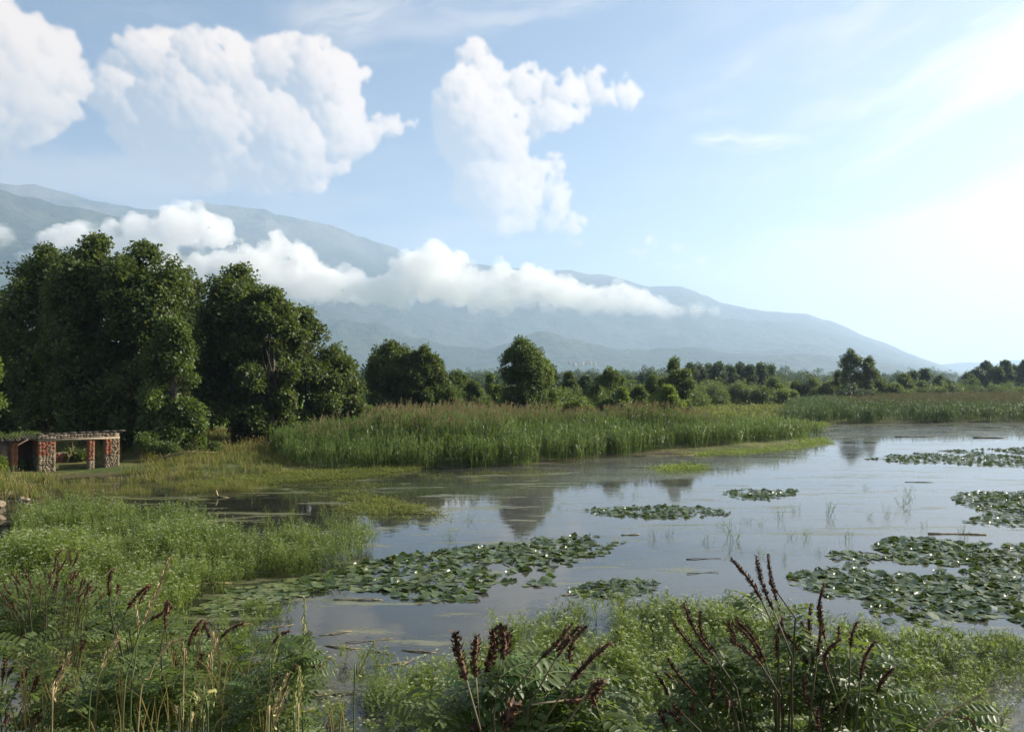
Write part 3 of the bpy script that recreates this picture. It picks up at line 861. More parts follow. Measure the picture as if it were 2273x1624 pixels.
REED_B = np.array([gp(1736,943),gp(1900,941),gp(2273,936),gp(2700,931),(120,104),(120,150),(68,142),(48,126),(37,106)])
P = in_poly(REED_B, int(area(REED_B) * 1.5), 5)
s_ = sdist(P[:, 0], P[:, 1], REED_B[:, 0], REED_B[:, 1]) + (fbm(P[:, 0] / 8, P[:, 1] / 8, 2, 95) - .5) * 10
g_ = s_ < 6.0
field_of('far_reed_bed', 'reed_far', P[g_], .72, .90, 6, label='green reeds along the far shore at the right')
field_of('far_plumed_reed_bed', 'reed_far_plumed', P[~g_], .66, .86, 7, label='reddish brown plumed reeds behind the far green ones')
# rough ground with grass between ruin, trees and reeds
GR = np.array([(-60,34),gp(0,1120),gp(60,1108),gp(130,1086),gp(210,1070),gp(400,1072),gp(500,1066),gp(620,1058),(-11,44),(-14,52),(-14,62),(-60,62)])
P = in_poly(GR, int(area(GR) * 3.0), 8)
P = P[P[:, 1] < 60]; P = P[~((np.abs(P[:, 0] + 20.5) < 2.6) & (P[:, 1] > 35.4) & (P[:, 1] < 41))]
tall = fbm(P[:, 0] / 5, P[:, 1] / 5, 3, 96) > .56
field_of('meadow_grass', 'grass', P[~tall], .7, 1.3, 9, label='olive and tawny grass on the bank around the ruin')
field_of('tall_meadow_grass', 'grass_tall', P[tall], .6, 1.1, 10, label='tall seeding grass between the trees and the reeds')
GB = np.array([(12,64),(22,66),(29,82),(35,104),(47,126),(60,140),(20,130),(6,90)])
P = in_poly(GB, int(area(GB) * .9), 48)
field_of('meadow_grass', 'floater_olive', P, 2.2, 4.5, 49, label='rough tan and green sedge on the flat between the two reed beds')
# weedy margins
def margin(name, pts, n, key, seed, lab, smin=.8, smax=1.4, thr=.0):
    P = in_px(pts, n, seed)
    if thr: P = thin_by(P, 1.5, thr, seed)
    field_of(name, key, P, smin, smax, seed, z=0.0, label=lab, sink=0.02)
margin('water_weed', [(600,1050),(760,1042),(920,1034),(930,1044),(800,1060),(560,1078),(440,1084),(420,1074)], 900, 'floater_olive', 11, 'olive water weed floating in front of the reeds at the left')
margin('water_weed', [(1500,1008),(1690,992),(1830,970),(1850,985),(1720,1002),(1560,1012)], 620, 'floater', 12, 'light green weed fringing the tip of the reed bed', .7, 1.2)
margin('water_weed', [(1700,952),(1790,930),(1830,944),(1780,958)], 260, 'floater', 13, 'green weed patch between the two reed beds', 1.5, 2.4)
margin('water_weed', [(1450,1040),(1520,1032),(1565,1037),(1540,1048),(1480,1049)], 90, 'floater', 14, 'small light green weed raft before the reed bed', 1.0, 1.6)
margin('water_weed', [(100,1080),(420,1078),(600,1072),(560,1090),(300,1098),(180,1104)], 420, 'grass_fine', 15, 'thin olive grass standing in the shallows by the ruin', .5, .9, .42)
margin('water_weed', [(640,1062),(900,1050),(1150,1046),(1300,1040),(1200,1062),(900,1090),(700,1100),(560,1098)], 260, 'floater_olive', 17, 'scattered olive weed streaks below the middle reeds', .5, 1.1, .55)
margin('water_weed', [(760,1108),(830,1100),(870,1112),(990,1140),(950,1156),(840,1150),(760,1130)], 240, 'floater_olive', 16, 'broken olive weed rafts in the tree reflection', .8, 1.4, .5)
# umbel-flowered dropwort growing in the shallows
DW_L = [(-10,1300),(20,1215),(60,1160),(110,1142),(210,1150),(260,1162),(330,1165),(400,1160),(450,1190),(520,1215),(590,1240),(640,1245),(600,1275),(540,1300),(480,1318),(420,1335),(400,1400),(300,1440),(100,1420),(-10,1380)]
W_ = np.array([gp(*p) for p in DW_L])
P = in_poly(W_, int(area(W_) * 22), 20)
field_of('dropwort_bed', 'dropwort', P, .65, 1.25, 21, z=0.0, label='thick bed of white umbelled dropwort at the left', hvar=lambda P: .42 + 1.25 * fbm(P[:, 0] / 2.0, P[:, 1] / 2.0, 2, 97))
W_ = np.array([gp(*p) for p in [(600,1215),(700,1212),(830,1205),(845,1222),(760,1262),(640,1285),(600,1270)]])
P = thin_by(in_poly(W_, int(area(W_) * 17), 22), 1.2, .36, 3)
field_of('dropwort_bed', 'dropwort', P, .6, 1.1, 23, z=0.0, label='looser dropwort clump at the right end of the left bed')
W_ = np.array([gp(*p) for p in [(560,1165),(760,1140),(830,1150),(850,1190),(760,1215),(640,1205)]])
P = thin_by(in_poly(W_, int(area(W_) * 10), 24), 1.0, .52, 5)
field_of('dropwort_bed', 'dropwort_sparse', P, .4, .8, 25, z=0.0, label='scattered small dropwort in the dark water behind the bed')
NEAR_R = [(1030,1475),(1110,1425),(1260,1385),(1330,1368),(1500,1360),(1680,1368),(1800,1410),(1950,1435),(2100,1440),(2400,1425),(2500,1900),(1900,2300),(1100,2300),(840,1800),(800,1660),(860,1595),(940,1530)]
W_ = np.array([gp(*p) for p in NEAR_R])
P = in_poly(W_, int(area(W_) * 26), 26)
gap = (P[:, 0] > 4.5) & (fbm(P[:, 0] / 1.1, P[:, 1] / 1.1, 3, 98) < .30)
P = P[~gap]
P = P[fbm(P[:, 0] / .8, P[:, 1] / .8, 3, 101) > .33]
field_of('dropwort_bed', 'dropwort_low', P, .4, 1.0, 27, z=0.0, label='dropwort carpet in front of the near lily pads, from centre to right', hvar=lambda P: .7 + .7 * fbm(P[:, 0] / 1.6, P[:, 1] / 1.6, 3, 99))
MIDP = [(730,1500),(800,1470),(900,1500),(1000,1460),(900,1570),(850,1640),(820,1800),(680,1800),(700,1600)]
W_ = np.array([gp(*p) for p in MIDP])
P = thin_by(in_poly(W_, int(area(W_) * 16), 61), .7, .50, 9)
field_of('dropwort_bed', 'dropwort_low', P, .35, .8, 62, z=0.0, label='small dropwort among the drifting stalks at the bottom, left of centre')
MIDQ = [(540,1345),(700,1370),(760,1400),(720,1470),(600,1440),(480,1400),(430,1360)]
W_ = np.array([gp(*p) for p in MIDQ])
P = thin_by(in_poly(W_, int(area(W_) * 12), 63), .8, .53, 10)
field_of('dropwort_bed', 'dropwort_low', P, .3, .7, 64, z=0.0, label='thin green sprouts in the murky shallows below the pale lily pads')
NEAR_L = [(-300,1440),(100,1440),(400,1430),(560,1440),(700,1480),(760,1560),(740,1700),(500,2100),(-300,2100)]
W_ = np.array([gp(*p) for p in NEAR_L])
P = thin_by(in_poly(W_, int(area(W_) * 18), 28), 1.3, .44, 8)
field_of('dropwort_bed', 'dropwort_low', P, .45, .95, 29, z=0.0, label='patchy dropwort in the shallows at the lower left')
# ------------------------------------------------------------ trees
def make_tree(px, top, hw, depth, spray_key, lab, cat='tree', name='tree', group=None, shape='round', cb=0.12, nclump=600, nlobe=16, seed=0, cs=1.0, lean=0.0, stems=1, gappy=0.40, base_px=None):
    if 800 < px < 1525 and depth < 130: depth *= .66; cs *= .72; nclump = int(nclump * 1.7); nlobe = int(nlobe * 1.4)
    rg = np.random.default_rng(1000 + seed); rr = random.Random(1000 + seed)
    x = (px - 1136.5) / FP * depth
    zg = float(ground_z(np.array([x]), np.array([depth]))[0])
    zt = dp(px, top, depth).z
    H = zt - zg; W = hw / FP * depth
    root = empty(name, (x, depth, zg))
    tag(root, lab, cat, group)
    # lobes of the crown
    lobes = []
    z0 = cb * H
    def env(f):
        if shape == 'round': return (max(0, 1 - abs((f - .42) / .60) ** 2.2)) ** .5
        if shape == 'tall': return (max(0, 1 - abs((f - .45) / .58) ** 3.0)) ** .5
        if shape == 'poplar': return (max(0, 1 - abs((f - .35) / .66) ** 2.0)) ** .7
        if shape == 'cone': return max(0, 1 - f) ** .6
        return (max(0, 1 - f ** 2.2)) ** .5
    for i in range(nlobe):
        f = (i + rr.random()) / nlobe
        e = env(f) * W
        a = i * 2.39996 + rr.uniform(-.4, .4)
        d = rr.uniform(.35, .78) if f < .9 else rr.uniform(0, .4)
        lr = W * rr.uniform(.22, .36) * (1.0 if f < .8 else .72)
        if shape in ('tall', 'poplar'): lr = W * rr.uniform(.42, .62) * (1.0 if f < .85 else .6)
        cz = z0 + (H - z0) * f
        lv = lr * rr.uniform(.9, 1.2) * (1.4 if shape == 'tall' and f > .4 else 1.0)
        cz = min(cz, H * .925 - lv * 1.05)
        rad = max(0, min(e * d * 1.25, max(e, W * .3) - lr * .75))
        lobes.append((math.cos(a) * rad + lean * f * W, math.sin(a) * rad * .9, max(cz, lr * .5), lv, lr * rr.uniform(.8, 1.12)))
    for i in range(9 if shape in ('tall', 'round') else 3):   # leaders that break the outline
        a = rr.uniform(0, 6.28); d = rr.uniform(.1, .62)
        zz = H * (.985 - .30 * d ** 1.4 - rr.uniform(0, .06)); q = W * rr.uniform(.12, .19)
        lobes.append((math.cos(a) * d * W, math.sin(a) * d * W, zz - q * 1.9, q * 1.9, q))
    # a top lobe
    lobes.append((lean * W, 0, H - W * .22, W * .24, W * .26))
    P = []; Dn = []
    wts = np.array([l[4] ** 2 for l in lobes]); wts /= wts.sum()
    for l, w in zip(lobes, wts):
        n = max(4, int(nclump * w))
        v = rg.normal(size=(n, 3)); v /= np.linalg.norm(v, axis=1, keepdims=True)
        v[:, 2] = np.where(v[:, 2] < -.3, -v[:, 2], v[:, 2])
        r = np.minimum(rg.uniform(.40, 1.10, n) + np.abs(rg.normal(0, .14, n)), 1.6)[:, None]
        P.append(np.array([l[0], l[1], l[2]]) + v * r * np.array([l[4], l[4], l[3]]))
        Dn.append(v + np.array([0, 0, .5]))
    P = np.concatenate(P); Dn = np.concatenate(Dn)
    ph = rg.uniform(0, 6.28, 6); kk = 5.2 / max(W, .5)
    P = P + W * (.06 if W > 2.5 else .045) * np.stack([np.sin(P[:, 1] * kk + ph[0]) + np.sin(P[:, 2] * kk * 1.7 + ph[1]), np.sin(P[:, 0] * kk * 1.3 + ph[2]) + np.sin(P[:, 2] * kk * 2.1 + ph[3]), np.sin(P[:, 0] * kk * 2.3 + ph[4]) + np.sin(P[:, 1] * kk * 1.6 + ph[5])], -1)
    if gappy: 
        k = fbm(P[:, 0] / .9 + seed, P[:, 2] / .9, 3, seed) > gappy
        P, Dn = P[k], Dn[k]
    k = P[:, 2] > .15
    P, Dn = P[k], Dn[k]
    rot = eul_to(Dn + rg.normal(0, .35, Dn.shape), rg)
    scatter('crown', spray_key, P, rot, cs * rg.uniform(.75, 1.25, len(P)), parent=root, seed=seed)['kind'] = 'stuff'
    # trunk and limbs
    mb = MB()
    for s_ in range(stems):
        bx_ = (rr.uniform(-.3, .3) * W * .5 if stems > 1 else 0)
        tr = max(.05, H * .017) * (1 if stems == 1 else .7)
        top_p = Vector((lean * W * .7 + bx_ * 1.6, 0, H * .86))
        mid = Vector((bx_ + rr.uniform(-.1, .1) * W * .3, rr.uniform(-.1, .1), H * .4))
        mb.tube([(bx_ * .6, 0, -.3), (bx_ * .8, 0, H * .12), mid, top_p], [tr * 1.25, tr, tr * .7, tr * .15], 7)
        for l in lobes[s_::stems][:10]:
            f = max(.1, min(.75, (l[2] / H) * .62))
            p0 = Vector((bx_, 0, 0)).lerp(top_p, f); p1 = Vector(l[:3])
            m_ = p0.lerp(p1, .5) + Vector((0, 0, -.05 * H * rr.random()))
            mb.tube([p0, m_, p1], [tr * .42, tr * .26, tr * .08], 5, 0, False)
    obj('trunk', mb.mesh('trunk', [M['bark']], True), root)
    return root
G_BIG = 'tall dark broadleaf trees behind the ruin'
make_tree(108, 545, 84, 50, 'spray_oak', 'dark leafy tree at the left of the big grove, just above the ruin roof', group=G_BIG, shape='tall', cb=.02, nclump=3000, nlobe=22, seed=1, stems=2)
make_tree(208, 535, 92, 47, 'spray_oak', 'tallest dark tree of the big grove, directly behind the brick ruin', group=G_BIG, shape='tall', cb=.02, nclump=4200, nlobe=30, seed=2, stems=3)
make_tree(322, 552, 86, 46, 'spray_oak', 'broad dark tree bulging at the right side of the big grove', group=G_BIG, shape='tall', cb=.02, nclump=3800, nlobe=28, seed=3, stems=3)
make_tree(378, 720, 62, 43.5, 'spray_mid', 'lower sunlit green crown at the right foot of the big grove', group=G_BIG, shape='bush', cb=.0, nclump=1100, nlobe=16, seed=4, stems=3)
make_tree(405, 592, 52, 56, 'spray_oak', 'slim tree showing between the big grove and the second grove', group=G_BIG, shape='tall', cb=.1, nclump=1500, nlobe=16, seed=5)
make_tree(524, 598, 78, 50, 'spray_oak', 'tallest tree of the second grove with sky showing through its crown', group=G_BIG, shape='tall', cb=.10, nclump=2300, nlobe=22, seed=6, stems=3, gappy=.34)
make_tree(600, 655, 74, 49, 'spray_oak', 'rounded dark tree in the middle of the second grove', group=G_BIG, shape='round', cb=.0, nclump=1700, nlobe=18, seed=7, stems=2)
make_tree(670, 690, 80, 52, 'spray_oak', 'dark spreading tree toward the right of the second grove', group=G_BIG, shape='round', cb=.02, nclump=1900, nlobe=20, seed=8, stems=2)
make_tree(745, 778, 70, 54, 'spray_oak', 'lowest dark tree ending the second grove at the right', group=G_BIG, shape='bush', cb=.0, nclump=1200, nlobe=16, seed=9, stems=2)
make_tree(470, 760, 42, 58, 'spray_mid', 'small paler tree filling the gap between the two groves', shape='round', cb=.1, nclump=600, nlobe=10, seed=10)
make_tree(-8, 655, 52, 52, 'spray_oak', 'dark tree cut off by the left edge of the picture', group=G_BIG, shape='tall', cb=.05, nclump=1300, nlobe=14, seed=11)
make_tree(-30, 800, 50, 36, 'spray_light', 'bright green leafy sapling at the left edge', cat='sapling', name='sapling', shape='bush', cb=.0, nclump=320, nlobe=10, seed=12, cs=.8)
make_tree(38, 845, 40, 62, 'spray_grey', 'greyish young tree in the gap left of the big grove', shape='round', cb=.15, nclump=260, nlobe=8, seed=13)
# bushes by the ruin
make_tree(315, 965, 48, 41.5, 'spray_mid', 'dense green bush right beside the ruin', cat='bush', name='bush', shape='bush', cb=0, nclump=420, nlobe=12, seed=14, cs=.62, stems=3)
make_tree(372, 985, 36, 41, 'spray_olive', 'loose olive bush to the right of the bush by the ruin', cat='bush', name='bush', shape='bush', cb=0, nclump=170, nlobe=9, seed=15, cs=.62, stems=3)
make_tree(168, 1004, 34, 40.6, 'spray_oak', 'dark bush growing inside the ruined building', cat='bush', name='bush', shape='bush', cb=0, nclump=160, nlobe=8, seed=16, cs=.5, stems=3)
make_tree(478, 985, 15, 43, 'spray_olive', 'small round bush alone in the grass between groves and reeds', cat='bush', name='bush', shape='bush', cb=0, nclump=60, nlobe=6, seed=17, cs=.5, stems=3)
make_tree(12, 1028, 36, 37, 'spray_olive', 'low olive scrub at the left edge in front of the ruin', cat='bush', name='bush', shape='bush', cb=0, nclump=170, nlobe=8, seed=18, cs=.5, stems=3)
make_tree(590, 935, 45, 50, 'spray_olive', 'dark undergrowth bush at the foot of the second grove', cat='bush', name='bush', shape='bush', cb=0, nclump=220, nlobe=9, seed=19, cs=.8, stems=3)
make_tree(705, 905, 60, 56, 'spray_olive', 'spreading undergrowth bush under the lowest tree of the second grove', cat='bush', name='bush', shape='bush', cb=0, nclump=260, nlobe=9, seed=20, cs=.8, stems=3)
# the pair behind the reeds
make_tree(872, 760, 54, 96, 'spray_oak', 'left tree of the dark pair behind the reed bed', group='dark pair of trees behind the reeds', cb=.0, nclump=1500, nlobe=20, seed=21, cs=1.15, shape='tall')
make_tree(934, 776, 50, 95, 'spray_oak', 'right tree of the dark pair behind the reed bed', group='dark pair of trees behind the reeds', cb=.0, nclump=1300, nlobe=18, seed=22, cs=1.15, shape='round')
make_tree(969, 790, 7, 150, 'spray_mid', 'thin poplar just right of the dark pair, the taller of two', cat='poplar', name='poplar_tree', shape='poplar', nclump=110, nlobe=12, seed=23, cs=1.2)
make_tree(979, 800, 6, 152, 'spray_mid', 'thin poplar just right of the dark pair, the shorter of two', cat='poplar', name='poplar_tree', shape='poplar', nclump=90, nlobe=12, seed=24, cs=1.2)
make_tree(990, 852, 34, 96, 'spray_oak', 'brownish dark bush leaning on the right side of the dark pair', cat='bush', name='bush', cb=0, nclump=330, nlobe=10, seed=25, shape='bush')
make_tree(1013, 826, 30, 118, 'spray_mid', 'rounded mid green tree right of the dark pair', cb=.0, nclump=380, nlobe=12, seed=26, cs=1.1)
make_tree(1052, 848, 26, 112, 'spray_mid', 'low green bush between the dark pair and the tall central tree', cat='bush', name='bush', cb=0, nclump=260, nlobe=9, seed=27, shape='bush')
make_tree(1088, 836, 14, 125, 'spray_mid', 'narrow pointed tree left of the tall central tree', cb=0, nclump=170, nlobe=8, seed=28, shape='cone', cs=1.1)
make_tree(1106, 862, 22, 98, 'spray_light', 'low leafy bush at the left foot of the tall central tree', cat='bush', name='bush', cb=0, nclump=170, nlobe=8, seed=29, shape='bush')
make_tree(1160, 754, 47, 94, 'spray_mid', 'tall upright tree standing alone in the middle behind the reeds', cb=.0, nclump=1500, nlobe=26, seed=30, shape='tall', cs=1.0, gappy=.30)
make_tree(1207, 806, 27, 95, 'spray_light', 'lighter tree leaning against the right side of the tall central tree', cb=0, nclump=480, nlobe=12, seed=31, shape='round')
make_tree(1222, 812, 16, 116, 'spray_grey', 'bluish slim tree behind the right side of the tall central tree', cb=0, nclump=160, nlobe=8, seed=32, shape='tall')
make_tree(1242, 868, 36, 90, 'spray_light', 'bright green bush at the right foot of the tall central tree', cat='bush', name='bush', cb=0, nclump=330, nlobe=11, seed=33, shape='bush')
make_tree(1263, 830, 25, 122, 'spray_oak', 'dark round tree between the central tree and the next lone tree', cb=0, nclump=340, nlobe=10, seed=34)
make_tree(1300, 838, 26, 126, 'spray_grey', 'greyish round tree left of the second lone tree', cb=0, nclump=300, nlobe=10, seed=35)
make_tree(1290, 882, 30, 90, 'spray_light', 'flat bright bush below the greyish round tree', cat='bush', name='bush', cb=0, nclump=180, nlobe=8, seed=36, shape='bush')
make_tree(1352, 820, 40, 104, 'spray_mid', 'medium round tree right of centre with a dark base', cb=0, nclump=620, nlobe=15, seed=37)
make_tree(1382, 868, 20, 96, 'spray_light', 'small pale bush on the right side of the medium round tree', cat='bush', name='bush', cb=0, nclump=150, nlobe=8, seed=38, shape='bush')
make_tree(1418, 862, 24, 112, 'spray_mid', 'low bush left of the twin topped tree', cat='bush', name='bush', cb=0, nclump=200, nlobe=8, seed=39, shape='bush')
make_tree(1450, 838, 26, 118, 'spray_mid', 'middle sized tree on the left flank of the twin topped tree', cb=0, nclump=300, nlobe=10, seed=40)
make_tree(1498, 802, 42, 108, 'spray_mid', 'broad twin topped tree left of the distant poplar grove', cb=0, nclump=760, nlobe=17, seed=41)
make_tree(1484, 862, 34, 94, 'spray_light', 'light green bush in front of the twin topped tree', cat='bush', name='bush', cb=0, nclump=330, nlobe=11, seed=42, shape='bush')
for i, (px, tp, d) in enumerate([(1428,832,210),(1415,838,230),(1398,836,240),(1445,826,205),(1375,842,250)]):
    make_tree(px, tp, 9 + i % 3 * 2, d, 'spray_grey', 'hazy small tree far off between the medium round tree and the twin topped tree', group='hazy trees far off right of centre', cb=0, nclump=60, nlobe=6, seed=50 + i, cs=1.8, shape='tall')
GRV = ['first', 'second', 'third', 'fourth', 'fifth', 'sixth', 'seventh', 'eighth', 'ninth']
for i, px in enumerate([1532,1552,1574,1596,1618,1642,1664,1688,1712]):
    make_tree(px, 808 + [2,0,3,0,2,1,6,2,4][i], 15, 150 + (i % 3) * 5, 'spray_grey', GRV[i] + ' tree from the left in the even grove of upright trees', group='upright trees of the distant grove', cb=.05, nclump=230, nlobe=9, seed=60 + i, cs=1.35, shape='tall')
BS = [(1545,872,34,112,'mid','dark bush under the left end of the even grove'),(1590,866,30,118,'mid','bush under the second quarter of the even grove'),(1640,856,36,122,'mid','rounded bush under the middle of the even grove'),
 (1690,862,34,118,'mid','bush under the right half of the even grove'),(1718,842,24,134,'mid','small tree at the right end of the even grove'),(1742,868,28,120,'light','bush just right of the even grove'),
 (1768,850,26,140,'oak','dark bush halfway between even grove and right pair'),(1806,842,32,140,'mid','bush left of the tall right pair'),(1838,852,30,132,'mid','rounded bush at the left foot of the right pair'),
 (1866,834,26,138,'oak','dark thicket under the left tree of the right pair'),(1905,838,30,136,'oak','dark thicket between the trees of the right pair'),(1950,842,30,138,'oak','dark bush right of the right pair'),
 (1890,864,44,122,'grey','pale flat willow bush below the right pair'),(1985,856,34,136,'mid','low bush right of the pale willow'),(2008,834,26,142,'oak','dark round tree right of the right pair'),
 (2045,848,26,150,'mid','bush between the two small hazy trees at the right'),(2088,838,26,160,'grey','hazy round tree toward the right edge'),(2120,856,34,150,'mid','low hazy bush toward the right edge'),(2070,862,34,138,'mid','low bush behind the far reeds'),
 (2160,860,30,160,'grey','low hazy bush below the right hand wood'),(1930,872,30,118,'grey','pale low bush just above the far reeds'),(1975,874,22,122,'grey','small pale bush above the far reeds')]
for i, (px, tp, hw, d, k, lab) in enumerate(BS):
    make_tree(px, tp, hw, d, 'spray_' + k, lab, cat='bush' if 'tree' not in lab.split()[:4] else 'tree', name='bush' if 'tree' not in lab.split()[:4] else 'tree', cb=0, nclump=260, nlobe=10, seed=80 + i, cs=1.15, shape='bush')
make_tree(1889, 778, 24, 130, 'spray_oak', 'taller left tree of the slim pair rising at the right', group='slim pair at the right', cb=.1, nclump=360, nlobe=13, seed=110, cs=1.05, shape='tall', gappy=.36)
make_tree(1928, 793, 17, 130, 'spray_oak', 'shorter right tree of the slim pair rising at the right', group='slim pair at the right', cb=.1, nclump=240, nlobe=10, seed=111, cs=1.05, shape='tall', gappy=.3)
make_tree(1859, 826, 9, 132, 'spray_oak', 'small pointed tree left of the slim right pair', cb=0, nclump=80, nlobe=6, seed=112, shape='cone')
make_tree(2028, 820, 9, 170, 'spray_grey', 'small hazy tree, left of two, beyond the far reeds', cb=0, nclump=70, nlobe=6, seed=113, cs=1.4, shape='tall')
make_tree(2052, 822, 14, 175, 'spray_grey', 'small hazy tree, right of two, beyond the far reeds', cb=.1, nclump=90, nlobe=7, seed=114, cs=1.4)
for i, px in enumerate([2150,2168,2188,2210,2232,2254,2278,2302]):
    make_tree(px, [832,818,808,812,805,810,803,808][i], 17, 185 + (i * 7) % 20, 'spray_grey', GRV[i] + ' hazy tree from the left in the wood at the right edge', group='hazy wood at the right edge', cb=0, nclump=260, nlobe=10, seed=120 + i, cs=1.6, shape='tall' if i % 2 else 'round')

# far woods: hedgerows and copses across the plain, too far to count
def far_wood(name, lab, pts, n, seed, hs, key='spray_grey'):
    rg = np.random.default_rng(seed); P = []; S = []
    for i in range(n):
        k = rg.integers(0, len(pts) - 1); f = rg.random()
        (x0, d0), (x1, d1) = pts[k], pts[k + 1]
        px = x0 + (x1 - x0) * f; d = d0 + (d1 - d0) * f + rg.normal(0, 6)
        cx = (px - 1136.5) / FP * d
        h = hs * rg.uniform(.6, 1.3) * (.7 + .7 * fbm(np.array([px / 30.]), np.array([seed]), 2, seed)[0])
        w = h * rg.uniform(.35, .6)
        m_ = 40
        v = rg.normal(size=(m_, 3)); v /= np.linalg.norm(v, axis=1, keepdims=True); v[:, 2] = abs(v[:, 2])
        q = v * np.array([w, w, h * .9]) * rg.uniform(.6, 1, (m_, 1)) + np.array([cx, d, .5])
        P.append(q); S.append(np.full(m_, hs * .26) * rg.uniform(.8, 1.3, m_))
    P = np.concatenate(P); S = np.concatenate(S)
    o = scatter(name, key, P, eul_z(len(P), rg, .5), S, seed=seed)
    return tag(o, lab, kind='stuff')
far_wood('far_wood', 'dim line of trees along the far side of the meadow', [(-300,260),(400,250),(900,235),(1400,250),(1760,270),(2500,280)], 230, 1, 6.0)
far_wood('far_wood', 'hazy belt of woods across the plain', [(-300,520),(600,480),(1200,450),(1800,520),(2600,560)], 300, 2, 8.5)
far_wood('far_wood', 'palest woods at the foot of the mountain', [(-300,1300),(700,1100),(1500,1000),(2600,1150)], 420, 3, 13.0)
far_wood('hedge', 'dense scrub filling the row below the trees behind the reeds', [(1480,112),(1600,126),(1760,146),(2000,150),(2300,165)], 110, 4, 3.4, 'spray_mid')

far_wood('hedge', 'dense scrub along the back of the middle reed bed', [(800,84),(1000,80),(1200,78),(1400,84),(1500,92)], 190, 5, 3.2, 'spray_mid')
# village at the foot of the mountain
m_wall, t, out = mat('limewash'); principled(t, out, (0.24, 0.23, 0.21), 0.9, 0.2)
m_roof, t, out = mat('clay_roof'); principled(t, out, (0.30, 0.13, 0.08), 0.9, 0.2)
for i in range(7):
    px = 1264 + i * 9.0 + (i * 37 % 5); d = 2300 + (i * 53) % 160
    pos = dp(px, 803 + (i * 29 % 5), d)
    r_ = empty('house', (pos.x, pos.y, pos.z - 6), (i * .7) % 1.5)
    tag(r_, 'tiny pale village house at the foot of the mountain behind the central trees', 'house', 'village houses at the foot of the mountain')
    mb = MB(); mb.box((0, 0, 2), (5, 3.5, 4)); obj('wall', mb.mesh('wall', [m_wall]), r_)
    mb = MB(); mb.add([(-5.4, -4, 6.01), (5.4, -4, 6.01), (5.4, 4, 6.01), (-5.4, 4, 6.01), (-5.4, 0, 8.4), (5.4, 0, 8.4)], [(0, 1, 5, 4), (2, 3, 4, 5), (0, 4, 3), (1, 2, 5), (0, 3, 2, 1)])
    obj('roof', mb.mesh('roof', [m_roof]), r_)
# ------------------------------------------------------------ water lily pads
def pad_mesh(seed, kind):
    rg = random.Random(seed); n = 16; vs = [(0, 0, .0)]; fs = []
    ph = rg.uniform(0, 6.28)
    for ring, rr_ in ((1, .55), (2, 1.0)):
        for k in range(n):
            a = .16 + (2 * math.pi - .32) * k / (n - 1)
            r = rr_ * (1 + .05 * math.sin(3 * a + ph))
            if kind == 'flat': z = .02 * ring * math.sin(2 * a + ph)
            elif kind == 'rimmed': z = (.16 if ring == 2 else 0) * (0.6 + .4 * math.sin(2 * a + ph))
            elif kind == 'curled':
                c = max(0, math.cos(a - ph)); z = c ** 1.5 * (.75 if ring == 2 else .16); r *= (1 - .35 * c * (ring == 2))
            elif kind == 'raised':
                z = .22 + .20 * rr_ * math.sin(a + ph) + .14 * rr_ * math.sin(2 * a)
            else:
                z = .24 + rr_ * .38 * math.cos(a - ph); r *= .92
            vs.append((math.cos(a) * r, math.sin(a) * r, z))
    if kind in ('raised', 'tipped'): vs[0] = (0, 0, .22)
    for k in range(n - 1):
        fs.append((0, 1 + k, 2 + k)); fs.append((1 + k, 1 + n + k, 2 + n + k, 2 + k))
    return vs, fs
PADK = ['flat', 'rimmed', 'curled', 'raised', 'tipped', 'flat', 'rimmed', 'curled', 'raised', 'tipped']
PADM = []
for i, kd in enumerate(PADK):
    vs, fs = pad_mesh(i, kd)
    PADM.append(mesh_np('lily_pad', vs, fs, [M['pad_old'] if kd in ('flat',) or (kd == 'rimmed' and i > 5) else M['pad']], True))
proto_collection('pad', [bpy.data.objects.new('lily_pad', me) for me in PADM])
SHAPE_WORD = {'flat': 'flat pale', 'rimmed': 'upturned', 'curled': 'curled', 'raised': 'wavy', 'tipped': 'tilted'}
PATCH = [
 ('long patch', [(430,1350),(500,1312),(620,1288),(720,1272),(800,1248),(870,1232),(960,1224),(1060,1212),(1180,1197),(1290,1189),(1345,1191),(1405,1210),(1408,1224),(1330,1238),(1240,1258),(1220,1285),(1232,1300),(1130,1302),(1085,1330),(1010,1338),(900,1330),(850,1318),(740,1308),(640,1330),(540,1362),(480,1375)], 11.0, .36, .17, .26),
 ('small dark patch', [(1250,1312),(1300,1297),(1350,1287),(1430,1286),(1482,1296),(1440,1314),(1380,1330),(1300,1330)], 19, .0, .14, .2),
 ('thin patch', [(1300,1132),(1340,1125),(1500,1122),(1600,1128),(1622,1140),(1560,1148),(1440,1151),(1320,1142)], 9, .22, .16, .24),
 ('smallest patch right of centre', [(1595,1092),(1640,1086),(1700,1088),(1770,1086),(1768,1096),(1700,1110),(1640,1108)], 9, .2, .16, .24),
 ('scattered far patch', [(1885,1024),(1950,1013),(2010,1006),(2100,999),(2273,993),(2420,990),(2420,1035),(2273,1036),(2140,1033),(2040,1031),(1960,1023)], 4.5, .42, .17, .26),
 ('right edge patch', [(2110,1098),(2180,1088),(2273,1090),(2420,1092),(2420,1172),(2273,1171),(2200,1166),(2130,1160),(2190,1142),(2120,1112)], 8, .28, .16, .25),
 ('large right patch', [(1750,1272),(1845,1262),(1900,1245),(1830,1240),(1840,1224),(1925,1222),(1955,1200),(1990,1190),(2060,1192),(2150,1207),(2273,1205),(2450,1205),(2550,1420),(2273,1440),(2200,1425),(2100,1405),(1980,1385),(1900,1360),(1830,1322),(1760,1298)], 15, .33, .15, .24),
 ('patch at the left edge', [(-60,1378),(0,1374),(75,1372),(66,1396),(-60,1402)], 14, .0, .12, .18),
]
cand = []
